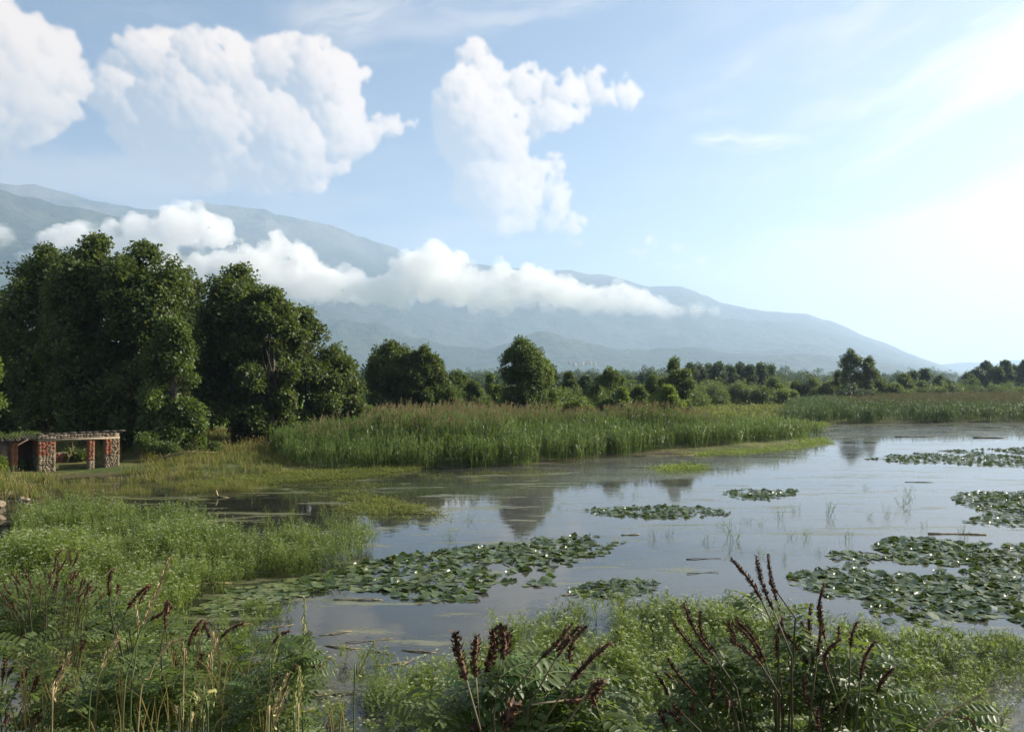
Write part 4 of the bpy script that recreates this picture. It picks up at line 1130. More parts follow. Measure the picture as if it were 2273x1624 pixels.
for pi, (lab, pts, dens, thr, r0, r1) in enumerate(PATCH):
    W_ = np.array([gp(*p) for p in pts]); rg = np.random.default_rng(300 + pi)
    P = in_poly(W_, int(area(W_) * dens * 4.0), 300 + pi)
    # uneven edge and holes
    sd = sdist(P[:, 0], P[:, 1], W_[:, 0], W_[:, 1])
    v = fbm(P[:, 0] / 1.3, P[:, 1] / 1.9, 4, 310 + pi) + np.clip(sd, 0, 1.2) * .06
    P = P[v > thr + .05]
    keep = []
    for p in P:
        if all((p[0] - q[0]) ** 2 + (p[1] - q[1]) ** 2 > .0050 for q in keep[-500:]): keep.append(p)
    for p in keep:
        u = rg.random(); lab_ = lab
        if pi == 0:
            px = p[0] / p[1] * FP + 1136.5
            left = px < 760 + rg.normal(0, 60)
            wt_ = [.42, .25, .08, .02, .02, .1, .1, .01, 0, 0] if left else [.10, .12, .12, .17, .12, .06, .07, .08, .09, .07]
            lab_ = ('pale end of the long patch' if left else lab)
        else: wt_ = [.07, .11, .12, .17, .14, .04, .08, .09, .09, .09]
        k = int(rg.choice(10, p=np.array(wt_) / sum(wt_)))
        cand.append((p[1], p[0], k, rg.uniform(r0, r1) * .51, rg.uniform(0, 6.28), lab_, rg.uniform(.002, .02)))
inview = [c for c in cand if abs(c[1] / c[0]) < .64]
inview.sort(key=lambda c: -c[3] / c[0])
ind = inview[:300]; idset = set(map(id, ind)); rest = [c for c in cand if id(c) not in idset]
BND = {}
for c in ind:
    BND.setdefault(c[5], []).append(c)
def quant(v, vs): return float(np.mean(np.array(vs) < v))
XW = ['left tip', 'left part', 'middle', 'right part', 'right tip']; YW = ['near edge', 'near half', 'far half', 'far edge']
def short(s): return s.replace('the pale end of the long patch', 'the long patch pale end') if len(s.split()) > 16 else s
for c in ind:
    o = obj('lily_pad', PADM[c[2]], loc=(c[1], c[0], c[6])); o.scale = (c[3],) * 3; o.rotation_euler = (0, 0, c[4])
    sw = SHAPE_WORD[PADK[c[2]]]; mates = BND[c[5]]
    fx = quant(c[1] / c[0], [m_[1] / m_[0] for m_ in mates]); near_ = sorted(mates, key=lambda m_: abs(m_[1] / m_[0] - c[1] / c[0]))[:24]
    fy = quant(c[0], [m_[0] for m_ in near_])
    big = 'big ' if c[3] > .112 else ('small ' if c[3] < .092 else '')
    tag(o, short('%s%s lily pad, %s, %s of the %s' % (big, sw, YW[min(3, int(fy * 4))], XW[min(4, int(fx * 5))], c[5])), 'lily pad', '%slily pads, %s %s %s of the %s' % (big, sw, YW[min(3, int(fy * 4))], XW[min(4, int(fx * 5))], c[5]))
o = scatter('lily_pads', 'pad', [(c[1], c[0], c[6]) for c in rest], [(0, 0, c[4]) for c in rest], [c[3] for c in rest], [c[2] for c in rest])
tag(o, 'smaller and farther lily pads of all the patches', kind='stuff')
print('pads', len(cand), len(inview))

# ------------------------------------------------------------ ruined brick and stone building
def stone_mat(name, lo, hi, sc=3.0):
    m, t, out = mat(name); g = t.new('ShaderNodeNewGeometry')
    n1 = t.noise(g.outputs['Position'], sc, 4, 0.6); n2 = t.noise(g.outputs['Position'], 30.0, 3, 0.6)
    principled(t, out, t.mix(t.ramp(t.math('ADD', t.math('MULTIPLY', n1, .7), t.math('MULTIPLY', n2, .3)), .38, .62), lo, hi), 0.92, 0.15, bump=n2, bstr=0.4, bdist=0.01)
    return m
MS = [stone_mat('mortar', (0.185, 0.14, 0.095), (0.29, 0.225, 0.155)), stone_mat('old_brick', (0.21, 0.085, 0.050), (0.38, 0.155, 0.085), 6.0), stone_mat('rubble_stone', (0.185, 0.145, 0.098), (0.31, 0.25, 0.17), 5.0),
      stone_mat('concrete', (0.27, 0.215, 0.15), (0.42, 0.34, 0.24)), stone_mat('dark_tile', (0.05, 0.04, 0.035), (0.14, 0.11, 0.09)), stone_mat('dim_plaster', (0.20, 0.14, 0.11), (0.30, 0.22, 0.17))]
A = Vector(((86 - 1136.5) / FP * 37.0, 37.0, 0)); B_ = Vector(((266 - 1136.5) / FP * 39.0, 39.0, 0))
wl = (B_ - A).length; wdir = (B_ - A).normalized(); rz = math.atan2(wdir.y, wdir.x)
Z0 = float(ground_z(np.array([A.x]), np.array([A.y]))[0]) - .1
ruin = empty('ruined_building', (A.x, A.y, 0), rz)
tag(ruin, 'roofless ruin of red brick and rubble stone on the grassy bank at the left', 'ruin')
rq = random.Random(9)
K = wl / 180.0
def U_(px): return (px - 86) * K
def masonry(mb, u0, u1, v0, v1, z0, z1, brick_fn, faces='flrb'):
    """core of mortar with single stones and bricks standing proud of it"""
    mb.box(((u0 + u1) / 2, (v0 + v1) / 2, (z0 + z1) / 2), ((u1 - u0) / 2 - .003, (v1 - v0) / 2 - .003, (z1 - z0) / 2), 0)
    def face(kind):
        z = z0
        while z < z1 - .02:
            f = (z - z0) / (z1 - z0)
            a0, a1 = (u0, u1) if kind in 'fb' else (v0, v1)
            a = a0
            hh = .048
            big = not brick_fn(f, .5) and rq.random() < .5
            if big: hh = rq.uniform(.05, .095)
            hh = min(hh, z1 - z)
            while a < a1 - .02:
                g_ = (a - a0) / (a1 - a0)
                br = brick_fn(f, g_) and not (big and rq.random() < .5)
                L = min(rq.uniform(.12, .18) if br else rq.uniform(.07, .19), a1 - a)
                if a1 - (a + L) < .06: L = a1 - a
                pr = rq.uniform(0.0, .022); mi = 1 if br else 2
                if rq.random() < .93:
                    c = a + L / 2; h_ = (L / 2 - .0035, .006 + pr * .4, hh / 2 - .0035)
                    zz = z + hh / 2
                    if kind == 'f': mb.box((c, v0 - .0 - pr * .5 + .0, zz), h_, mi, jit=.006, rng=rq)
                    elif kind == 'b': mb.box((c, v1 + pr * .5, zz), h_, mi, jit=.006, rng=rq)
                    elif kind == 'l': mb.box((u0 - pr * .5, c, zz), (h_[1], h_[0], h_[2]), mi, jit=.006, rng=rq)
                    else: mb.box((u1 + pr * .5, c, zz), (h_[1], h_[0], h_[2]), mi, jit=.006, rng=rq)
                a += L
            z += hh
    for k in faces: face(k)
def part(nm, mb, mats=MS, kind=None):
    o = obj(nm, mb.mesh(nm, mats), ruin)
    if kind: o['kind'] = kind
    return o
top_z = 1.56
mb = MB(); masonry(mb, U_(86), U_(123), 0, .42, Z0, top_z, lambda f, g_: f > .52 and (g_ < .55 or g_ > .82) or f > .9); o = part('left_pier', mb, kind='stuff'); o['label'] = 'brick topped stone pier left of the wide opening'
mb = MB(); masonry(mb, U_(195), U_(209), .02, .42, Z0, top_z, lambda f, g_: f > .35 and rq.random() < .85); o = part('middle_pier', mb, kind='stuff'); o['label'] = 'narrow brick pier between the openings'
mb = MB(); masonry(mb, U_(233), U_(266), 0, .42, Z0, top_z + .02, lambda f, g_: f > .5 and (g_ < .3 or g_ > .78)); o = part('right_pier', mb, kind='stuff'); o['label'] = 'stone pier with brick edges at the right corner'
mb = MB(); mb.box((wl / 2, .21, top_z + .055), (wl / 2 + .02, .225, .052), 3); part('lintel_beam', mb)
mb = MB()
mb.box((wl / 2, .21, top_z + .215), (wl / 2, .18, .108), 0)
a = 0.02
while a < wl - .04:
    for row in range(2):
        r_ = rq.uniform(.05, .10)
        bmv = [Vector((math.cos(k * 1.047) * r_ * 1.3, 0, math.sin(k * 1.047) * r_ * .62)) for k in range(6)]
        c = Vector((a + rq.uniform(0, .05), .03, top_z + .16 + row * .10 + rq.uniform(-.01, .01)))
        mb.add([c + v for v in bmv] + [c + v * .75 + Vector((0, -.045, 0)) for v in bmv], [(6, 7, 8, 9, 10, 11)] + [(k, (k + 1) % 6, 6 + (k + 1) % 6, 6 + k) for k in range(6)], 2 if rq.random() < .8 else 3)
    a += rq.uniform(.11, .20)
part('rubble_course', mb, kind='stuff')
mb = MB(); a = -.05
while a < wl:
    L = rq.uniform(.25, .5); mb.box((a + L / 2, .2, top_z + .34 + rq.uniform(-.012, .02) + .012 * a), (L / 2, .215, .014), 4, Matrix.Rotation(rq.uniform(-.04, .04), 3, 'Y')); a += L
part('roof_tiles', mb, kind='stuff')
# cross walls running back and the low broken rear wall
mb = MB(); masonry(mb, U_(86), U_(86) + .24, .42, 3.1, Z0, 1.62, lambda f, g_: f > .5, 'lr'); o = part('left_cross_wall', mb, kind='stuff')
mb = MB(); masonry(mb, wl - .26, wl, .42, 1.6, Z0, 1.5, lambda f, g_: f > .5, 'lr'); part('right_cross_wall', mb, kind='stuff')
mb = MB(); masonry(mb, .3, 2.6, 3.0, 3.25, Z0, .78, lambda f, g_: rq.random() < .6, 'fb'); part('broken_rear_wall', mb, kind='stuff')
# left annexe
mb = MB(); masonry(mb, U_(30), U_(45), .3, .62, Z0 + .1, 1.56, lambda f, g_: f > .2, 'flr'); o = part('annexe_pier', mb, kind='stuff'); o['label'] = 'orange brick pier under the corrugated roof'
mb = MB(); mb.box(((U_(8) + U_(27)) / 2, .5, 1.0), ((U_(27) - U_(8)) / 2, .06, .46), 5); part('plaster_panel', mb)
mb = MB(); mb.box((U_(45), 2.6, .85), (.9, .1, .75), 5); part('annexe_rear_wall', mb)
mb = MB(); vs, fs = [], []
nn = 60
for i in range(nn):
    u = U_(12) + (U_(94) - U_(12)) * i / (nn - 1)
    for j, v in enumerate((-.02, 1.0, 2.6)):
        vs.append((u, v + .05 * math.sin(i * .5), 1.66 + .03 * math.sin(i * 1.25) + .06 * (i / nn) + .05 * j + (.03 * math.sin(i * .23) if j == 0 else 0)))
for i in range(nn - 1):
    for j in range(2): fs.append((i * 3 + j, i * 3 + 3 + j, i * 3 + 4 + j, i * 3 + 1 + j))
nv = len(vs)
vs2 = vs + [(x, y, z - .012) for x, y, z in vs]
fs2 = fs + [tuple(nv + k for k in f[::-1]) for f in fs] + [(i * 3, nv + i * 3, nv + i * 3 + 3, i * 3 + 3) for i in range(nn - 1)]
mb.add(vs2, fs2, 4); part('corrugated_roof', mb)
# plants creeping over the roof
rg = np.random.default_rng(5)
P = np.stack([rg.uniform(U_(5), U_(95), 26), rg.uniform(.2, 2.4, 26), 1.74 + rg.uniform(0, .12, 26)], -1)
o = scatter('creeper', 'spray_olive', P, eul_z(26, rg, .4), rg.uniform(.35, .6, 26)); o.location = ruin.location; o.rotation_euler = ruin.rotation_euler
tag(o, 'leafy creeper growing over the corrugated roof of the ruin', kind='stuff')

# rocks and rubble left of the ruin
def rock(px, py, depth, sx, lab, mi=2, seed=0, flat=.5, cat='rock', nm='rock', z=None):
    rg = random.Random(seed); bm = bmesh.new(); bmesh.ops.create_icosphere(bm, subdivisions=2, radius=1)
    for v in bm.verts:
        n_ = mnoise.noise(v.co * 1.4 + Vector((seed * 3.1, 0, 0)))
        v.co *= 1 + .45 * n_; v.co = Vector((round(v.co.x * 3) / 3 * .35 + v.co.x * .65, v.co.y, (round(v.co.z * 2) / 2 * .4 + v.co.z * .6) * flat))
        v.co *= sx
    me = bpy.data.meshes.new(nm); bm.to_mesh(me); bm.free(); me.materials.append(MS[mi])
    x = (px - 1136.5) / FP * depth
    zg = float(ground_z(np.array([x]), np.array([depth]))[0]) if z is None else z
    o = obj(nm, me, loc=(x, depth, max(zg, 0) + sx * flat * .5)); o.rotation_euler = (rg.uniform(-.3, .3), rg.uniform(-.3, .3), rg.uniform(0, 3))
    return tag(o, lab, cat)
rock(18, 1090, 30.5, .20, 'pale slab of stone, the leftmost in the rubble on the left bank', seed=1)
rock(30, 1094, 30.0, .10, 'dark stone wedged against the pale slab in the rubble', 4, seed=2)
rock(50, 1095, 29.8, .16, 'flat grey stone in the middle of the rubble', seed=3)
rock(62, 1102, 29.4, .13, 'small pale stone, the rightmost in the rubble', seed=4)
rock(2, 1118, 28.0, .20, 'whitish rounded stone at the left edge above the waterline', 2, seed=5, flat=.8)
rock(2, 1160, 25.5, .20, 'brownish pale stone at the left edge, lower of the two', 0, seed=6, flat=.5)

# ------------------------------------------------------------ drifting dead reed stalks and other bits on the water
def stalk(px, py, L, ang, lab, r=.012, bend=.05, seed=0, z=.01, m_='dead', nm='floating_stalk', cat='dead reed', group=None):
    rg = random.Random(seed); x, y = gp(px, py)
    n = 5; pts = []
    for i in range(n):
        f = i / (n - 1) - .5
        pts.append((f * L, bend * L * math.sin(f * 3 + seed), .012 * math.sin(i * 1.7 + seed)))
    mb = MB(); mb.tube(pts, [r * (1 - .35 * i / (n - 1)) for i in range(n)], 6)
    for k in range(int(L / .2)):
        f = rg.uniform(-.4, .4); p = Vector((f * L, 0, 0)); a = rg.choice([-1, 1])
        leaf_quad(mb, p, Vector((.7, a * .7, .12)), Vector((0, 0, 1)), rg.uniform(.06, .18), .018)
    o = obj(nm, mb.mesh(nm, [M[m_]]), loc=(x, y, z)); o.rotation_euler = (0, 0, R(ang))
    return tag(o, lab, cat, group)
ST = [(820,1422,.62,3),(850,1450,.4,-14),(868,1475,.42,8),(1010,1443,.35,-25),(745,1405,.45,12),(760,1436,.5,-6),(800,1385,.35,-20),(905,1470,.32,24),(770,1365,.4,-16),(700,1465,.4,10),(880,1412,.3,40),(720,1545,.7,6),(760,1575,.5,-12),(830,1590,.6,14),(900,1560,.4,-8),(960,1590,.5,18),(795,1606,.45,-30),
      (930,1445,.45,-4),(640,1440,.5,12),(612,1392,.5,10),(560,1500,.5,-12),(690,1500,.42,14),(860,1605,.7,4),(1000,1605,.4,10),(720,1600,.6,-18),(660,1590,.5,25)]
for i, (px, py, L, a) in enumerate(ST[:6] + ST[7:26:2]):
    stalk(px, py, L * 1.3, a * 2.6, 'pale dead reed stalk drifting in the near water left of the middle bush', r=.007 + .004 * (i % 3), seed=i, group='dead reed stalks drifting in the near water')
stalk(445, 1298, 1.3, 14, 'long pale stick lying beside the left dropwort bed', r=.03, seed=40, nm='stick', cat='stick')
stalk(795, 1331, 1.0, 4, 'pale stalk lying across the lily pads of the long patch', r=.018, seed=41)
stalk(1385, 1321, 0.5, 12, 'short pale twig afloat beyond the long lily patch', r=.02, seed=42) if False else None
stalk(1262, 1320-0, .3, 10, 'short pale twig just left of the small dark lily patch', r=.015, seed=43)
stalk(1562, 1387-147, .9, 2, 'thin dark stick afloat right of the long lily patch', r=.012, seed=44, m_='twig', nm='stick', cat='stick')
stalk(1560, 1272, .8, 10, 'broken line of dark bits afloat left of the flowering bush', r=.01, seed=45, m_='twig', nm='stick', cat='stick')
stalk(2125, 1186, 1.6, -2, 'long brown pole floating above the large near lily patch', r=.035, seed=46, nm='pole', cat='pole')
stalk(1400, 1187-0, .55, 14, 'bleached forked twig afloat above the long lily patch', r=.022, seed=47, nm='stick', cat='stick')
stalk(880, 1270-130, 2.6, 8, 'long dead reed lying in the weed below the dark tree reflection', r=.022, seed=48)
stalk(1140, 1277-147, 1.0, 5, 'row of dark specks afloat left of the central tree reflection', r=.012, seed=49, m_='twig', nm='stick', cat='stick')
stalk(1560, 1003, 5.0, 6, 'long pale reed raft lying along the foot of the reed bed', r=.05, seed=50, nm='reed_raft', cat='reed raft')
stalk(1480, 1012, 4.0, 7, 'second pale reed raft further left along the reed bed', r=.05, seed=51, nm='reed_raft', cat='reed raft')
stalk(2030, 970, 3.0, 0, 'dark floating branch near the far shore, left one', r=.05, seed=52, m_='twig', nm='branch', cat='branch')
stalk(2195, 972, 2.2, 0, 'dark floating branch near the far shore at the right', r=.09, seed=53, m_='twig', nm='branch', cat='branch')
stalk(2040, 1070, 1.2, 2, 'dark stick lying in open water at the right of centre', r=.02, seed=54, m_='twig', nm='stick', cat='stick')
stalk(1925, 1227-0, .5, -5, 'small dark stick left of the large near patch', r=.014, seed=55, m_='twig', nm='stick', cat='stick')
# stump in the dark water
x, y = gp(481, 1104)
mb = MB(); mb.tube([(0, 0, -.1), (.01, 0, .12), (-.03, .01, .28)], [.07, .05, .03], 7); mb.tube([(0, 0, .05), (.25, .0, .02), (.5, .02, -.02)], [.04, .03, .02], 6)
tag(obj('stump', mb.mesh('stump', [M['dead']]), loc=(x, y, 0)), 'small pale stump sticking out of the dark water below the ruin', 'stump')
# dead branches by the bush
for i, (px, dd, L, a, lab) in enumerate([(335, 39.5, 3.2, 12, 'long dead bough lying in the grass right of the ruin, lower one'), (352, 40.2, 2.2, -14, 'dead bough lying in the grass right of the ruin, upper one'), (150, 38.8, .9, 60, 'white dead branch standing inside the ruin opening'), (212, 38.8, .6, 40, 'short white dead branch in the narrow ruin opening')]):
    x = (px - 1136.5) / FP * dd; zg = float(ground_z(np.array([x]), np.array([dd]))[0]) + .2
    mb = MB(); mb.tube([(0, 0, 0), (L * .5, .05, .12 * L), (L, 0, .1 * L)], [.035, .028, .01], 6)
    for k in range(5): f = .2 + .15 * k; mb.tube([(L * f, .02, .1 * L * f), (L * f + .2, (-1) ** k * .15, .1 * L * f + .25)], [.014, .005], 4)
    o = obj('branch', mb.mesh('branch', [M['dead']]), loc=(x, dd, zg)); o.rotation_euler = (0, -R(a) if a > 30 else 0, R(a) if a <= 30 else 0); tag(o, lab, 'branch')

# sparse water plants standing in open water
WEEDS = [(1105,1125,.6,.5),(1040,1155,.5,.5),(1000,1195,.5,.5),(1840,1145,.9,.8),(1630,1200,1.0,.9),(2010,1125,1.0,.9),(2015,1095,.7,.6),(1730,1150,.6,.6),(1765,1135,.5,.5),(1510,1140-0,.4,.4),(1380,1100,.5,.5),(1410,1102,.5,.4),(1480,1190,.5,.5),(1450,1195,.5,.5),
 (1565,1205,.4,.5),(1790,1195,.6,.5),(1760,1195,.5,.5),(1970,1145,.6,.5),(2140,1195,.7,.6),(1880,1200,.6,.5),(1920,1085,.4,.4),(1600,1170,.4,.4),(1690,1165,.4,.4),(1660,1160,.35,.4),(1300,1205-70,.3,.3),(1930,1150,.4,.4),(2180,1150-0,.5,.4),(1820,1230,.4,.3),(1740,1245,.4,.3),(1690,1235,.45,.4),
 (1090,1060+50,.35,.3),(1205,1140,.3,.3),(1240,1128,.3,.3),(2050,1230-60,.4,.3)]
def weed_mesh(seed):
    rg = random.Random(seed); mb = MB()
    for i in range(10):
        b = Vector((rg.gauss(0, .10), rg.gauss(0, .10), -.02)); top = b + Vector((rg.gauss(0, .12), rg.gauss(0, .12), rg.uniform(.15, .5)))
        mb.tube([b, b.lerp(top, .5) + rv(rg, .02), top], [.004, .003, .002], 3, 0, False)
        for k in range(6):
            p = b.lerp(top, rg.uniform(.2, 1)); leaf_quad(mb, p, rv(rg) + Vector((0, 0, .4)), Vector((0, 0, 1)), rg.uniform(.04, .09), .014)
    return mb.mesh('water_plant', [M['dropwort']])
WM = [weed_mesh(i) for i in range(5)]
def where(px, py):
    if px < 1300: return 'left of the thin lily patch' if py < 1150 else 'above the long lily patch'
    if px < 1560: return 'near the thin lily patch' if py < 1160 else 'just right of the long lily patch'
    if px < 1800: return 'in the open water right of the thin lily patch'
    return 'in the bright open water toward the right edge'
for i, (px, py, s, w) in enumerate(WEEDS):
    x, y = gp(px, py); o = obj('water_plant', WM[i % 5], loc=(x, y, 0)); o.scale = (w * 1.6, w * 1.6, s * 1.4); o.rotation_euler = (0, 0, i)
    sz = 'tuft' if s > .75 else 'wisp'
    tag(o, '%s of thin water plant %s' % ('taller tuft' if s > .75 else 'small wisp', where(px, py)), 'water plant', 'thin %ss of water plant %s' % (sz, where(px, py)))
# ------------------------------------------------------------ flowering shrubs on the near bank
def spike_mesh(pts, r, seed):
    """seed spike: a core with many little pods standing off it"""
    rg = random.Random(seed); mb = MB(); P = [Vector(p) for p in pts]
    L = sum((P[i + 1] - P[i]).length for i in range(len(P) - 1))
    mb.tube(P, [r * .35] * (len(P) - 1) + [r * .15], 5)
    def at(f):
        k = min(int(f * (len(P) - 1)), len(P) - 2); g = f * (len(P) - 1) - k
        return P[k].lerp(P[k + 1], g), (P[k + 1] - P[k]).normalized()
    n = int(L / .0011)
    n = min(n, 190)
    for i in range(n):
        f = rg.uniform(0.02, 1); p, d = at(f)
        o_ = rv(rg); o_ -= d * o_.dot(d)
        if o_.length < 1e-3: continue
        o_.normalize(); k = (1.0 if f < .85 else .75) * rg.uniform(.7, 1.2)
        tip = p + (o_ * .85 + d * .6) * r * k
        s = o_.cross(d) * r * .22
        m_ = p + (o_ * .6 + d * .2) * r * k
        mb.add([p, m_ + s, tip, m_ - s, m_ + d * r * .2], [(0, 1, 4), (1, 2, 4), (2, 3, 4), (3, 0, 4)])
    return mb.mesh('flower_spike', [M['spike']])
def compound_leaf(seed, L=.19, pairs=8, LL=.046, young=False):
    rg = random.Random(seed); mb = MB()
    pts = []; c = rg.uniform(-.25, .25)
    for i in range(6):
        f = i / 5; pts.append(Vector((L * f, c * L * f * f * .6, .12 * L * math.sin(f * 2.2) - .28 * L * f * f)))
    mb.tube(pts, [.0014] * 5 + [.0007], 3, 1, False)
    def at(f):
        k = min(int(f * 5), 4); return pts[k].lerp(pts[k + 1], f * 5 - k), (pts[k + 1] - pts[k]).normalized()
    for i in range(pairs):
        f = .22 + .74 * i / (pairs - 1); p, d = at(f)
        s = d.cross(Vector((0, 0, 1))).normalized()
        k = (1 - .35 * abs(f - .55) * 1.6) * rg.uniform(.88, 1.1)
        for sg in (-1, 1):
            dd = (s * sg + d * .32 + Vector((0, 0, rg.uniform(-.25, .22)))).normalized()
            n_ = dd.cross(d * sg).normalized()
            if n_.z < 0: n_ = -n_
            n_ = (n_ + rv(rg, .25)).normalized()
            lw = LL * .40 * k; ll = LL * k; q = p + dd * .004
            t_ = dd.cross(n_).normalized()
            vs = [q]
            prof = [(.22, .72), (.5, 1.0), (.8, .74)]
            for (a, w) in prof:
                vs += [q + dd * ll * a + t_ * lw * .5 * w + n_ * lw * .14, q + dd * ll * a, q + dd * ll * a - t_ * lw * .5 * w + n_ * lw * .14]
            vs.append(q + dd * ll - n_ * ll * .06)
            fs = [(0, 1, 2), (0, 2, 3), (1, 4, 5, 2), (2, 5, 6, 3), (4, 7, 8, 5), (5, 8, 9, 6), (7, 10, 8), (8, 10, 9)]
            mb.add(vs, fs, 0)
    p, d = at(1.0); leaf_quad(mb, p, d, Vector((0, 0, 1)), LL * .9, LL * .38)
    return mb.mesh('leaf', [M['amorpha_young' if young else 'amorpha'], M['stem']])
LEAVES = [compound_leaf(i, .17 + .012 * (i % 3), 7 + i % 3) for i in range(6)]
LEAVES_Y = [compound_leaf(20 + i, .14, 9, .030, True) for i in range(3)]
def place_leaf(parent, me, p, d, roll, sc, inv):
    d = d.normalized(); up = Vector((0, 0, 1)); s = up.cross(d)
    if s.length < 1e-3: s = Vector((0, 1, 0))
    s.normalize(); u = d.cross(s)
    m_ = Matrix((d, s, u)).transposed() @ Matrix.Rotation(roll, 3, 'X')
    o = bpy.data.objects.new('leaf', me); COL.objects.link(o); o.parent = parent
    o.location = p - inv; o.rotation_euler = m_.to_euler(); o.scale = (sc,) * 3
    return o
def shrub(lab, base_px, base_depth, spikes, spread, nleaf, seed, r=.0075, lsc=1.0, depth_j=.25, extra=(), hint=None, young=.12, top_leaves=(), core=0):
    """spikes: (x0,y0,x1,y1[,bulge]) in layout pixels, base to tip; extra: leaf regions (x, y, rx, ry)"""
    rg = random.Random(seed)
    bx_ = (base_px - 1136.5) / FP * base_depth
    bz = float(ground_z(np.array([bx_]), np.array([base_depth]))[0]) - .1
    base = Vector((bx_, base_depth, bz))
    root = empty('flowering_shrub', base); tag(root, lab, 'shrub')
    stems = MB(); tips = []
    crown_c = sum(((dp(s[0], s[1], base_depth)) for s in spikes), Vector()) / max(1, len(spikes))
    nodes = []
    for i, s in enumerate(spikes):
        dd = base_depth + rg.uniform(-depth_j, depth_j)
        dd -= .05 + depth_j * .55; p0 = dp(s[0], s[1], dd); p1 = dp(s[2], s[3], dd - rg.uniform(-.06, .08))
        bul = s[4] if len(s) > 4 else rg.uniform(-.12, .12)
        side = (p1 - p0).cross(Vector((0, 1, 0))).normalized() * (p1 - p0).length * bul
        pts = []
        for k in range(7):
            f = k / 6; pts.append(p0.lerp(p1, f) + side * math.sin(f * math.pi) - base)
        rr_ = s[5] if len(s) > 5 else r
        obj('flower_spike', spike_mesh(pts, rr_, seed * 97 + i), root)
        # branch carrying it
        d0 = (pts[0] - pts[1]).normalized()
        q = pts[0] + d0 * .10 + Vector((0, 0, -.02)); z1 = pts[0].z
        mid = Vector((q.x * .45, q.y * .45, q.z * .62)) + rv(rg, .03)
        b0 = Vector((q.x * .08, q.y * .08, 0))
        stems.tube([b0, mid, q, pts[0]], [.0042, .0034, .0026, .002], 5)
        nodes.append((b0, mid, q, pts[0]))
        for k in range(2): tips.append((pts[0] - Vector((0, 0, .01 + .03 * k)), (pts[0] - mid).normalized()))
    obj('stem', stems.mesh('stem', [M['twig']], True), root)
    # leaves: round the upper branches and in the given regions
    cnt = 0
    for i in range(nleaf):
        b0, mid, q, p = nodes[rg.randrange(len(nodes))]
        f = rg.random() ** .7
        if f > .5: c = mid.lerp(q, (f - .5) * 2); lo = .75
        else: c = b0.lerp(mid, f * 2); lo = 1.0
        a = rg.uniform(0, 2 * math.pi)
        d = Vector((math.cos(a), math.sin(a), rg.uniform(-.15, .55)))
        y_ = rg.random() < young
        place_leaf(root, rg.choice(LEAVES_Y if y_ else LEAVES), c + base, d, rg.uniform(-.6, .6), lsc * rg.uniform(.8, 1.25), base)
    for (x, y, rx, ry, n) in extra:
        for i in range(n):
            a = rg.uniform(0, 6.28); d_ = rg.random() ** .5
            p = dp(x + math.cos(a) * rx * d_, y + math.sin(a) * ry * d_, base_depth + rg.uniform(-depth_j * .8, depth_j * 1.1))
            a2 = rg.uniform(0, 6.28); d = Vector((math.cos(a2), math.sin(a2) * .8, rg.uniform(-.1, .5)))
            y_ = rg.random() < young
            # grow from the middle of the bush outward
            q = p - d.normalized() * .12 * lsc
            place_leaf(root, rg.choice(LEAVES_Y if y_ else LEAVES), q, d, rg.uniform(-.7, .7), lsc * rg.uniform(.8, 1.2), base)
    return root
def zc(l, ox, oy, k, extra=()):
    return [(ox + a * k, oy + b * k, ox + c * k, oy + d * k) + tuple(e) for (a, b, c, d, *e) in l]
RB = [(985,480,740,150,-.04),(1080,560,940,120,.05),(1130,560,1035,110,.03),(1112,420,1060,300),(600,930,355,505,.06),(625,920,490,570,.14),(545,1000,255,640,.02),(770,800,725,650),(975,960,745,670),(1015,980,775,635,-.06),(985,1015,715,800),
 (1360,1000,1120,690,-.03),(1120,960,1165,620,.08),(1500,790,1495,345,.10),(1410,1000,1385,510),(1440,930,1465,530),(1385,790,1310,660),(1580,900,1610,690),(1710,860,1770,650),(1530,1080,1635,800,.25),(1790,1120,1910,810,.08),(1930,1225,2065,1030,.08),
 (230,1250,120,1070),(400,1300,180,1045,-.04),(460,1260,220,955,.02),(600,1280,595,1080),(1400,1370,1335,1090,.08),(1440,1290,1440,1110),(555,1370,500,1180),(430,1410,420,1320),(350,1410,270,1330),(330,1500,140,1380,-.15),(215,1520,160,1400),(1160,1440,1090,1300),(1300,1410,1240,1330),
 (1460,1540,1450,1350),(1560,1530,1640,1330,.2),(1650,1540,1670,1340),(720,1360,700,1250),(770,1360,745,1280),(1730,1430,1735,1310)]
RBs = zc(RB, 1420.8, 1198.8, .2735)
shrub('large shrub with many thin brown spikes in front of the right lily pads', 1720, 2.45, RBs, .35, 50, 3, r=.0105, lsc=.90,
      extra=[(1730,1500,190,70,60),(1640,1460,120,60,26),(1880,1480,90,60,30),(1560,1520,90,60,22),(1920,1560,90,40,20),(1700,1590,260,40,50),(1790,1420,60,40,14),(1660,1320,20,14,2),(1770,1345,25,10,3)])
CB = [(925,1130,855,830,.03,.016),(985,1110,990,850,.04,.015),(1050,1080,1090,810,-.06,.017),(1150,1000,1140,790,-.08,.018),(1190,980,1200,830,.05,.013),(1400,990,1590,780,-.03,.010),(1460,990,1640,790,.02,.011),(1500,980,1580,870,0,.009),(1570,1030,1670,800,.12,.013),(1590,1130,1835,895,.03,.012),
 (1700,1200,1800,1140,.1,.012),(1540,1260,1700,1220,-.1,.011),(1740,1290,1775,1180,.1,.012),(1170,1450,1240,1280,.05,.020),(1225,1330,1250,1170,0,.008),(960,1450,1020,1420,.1,.018),(975,1500,985,1390,.1,.014)]
CBs = zc(CB, 710.4, 1110.0, .3516)
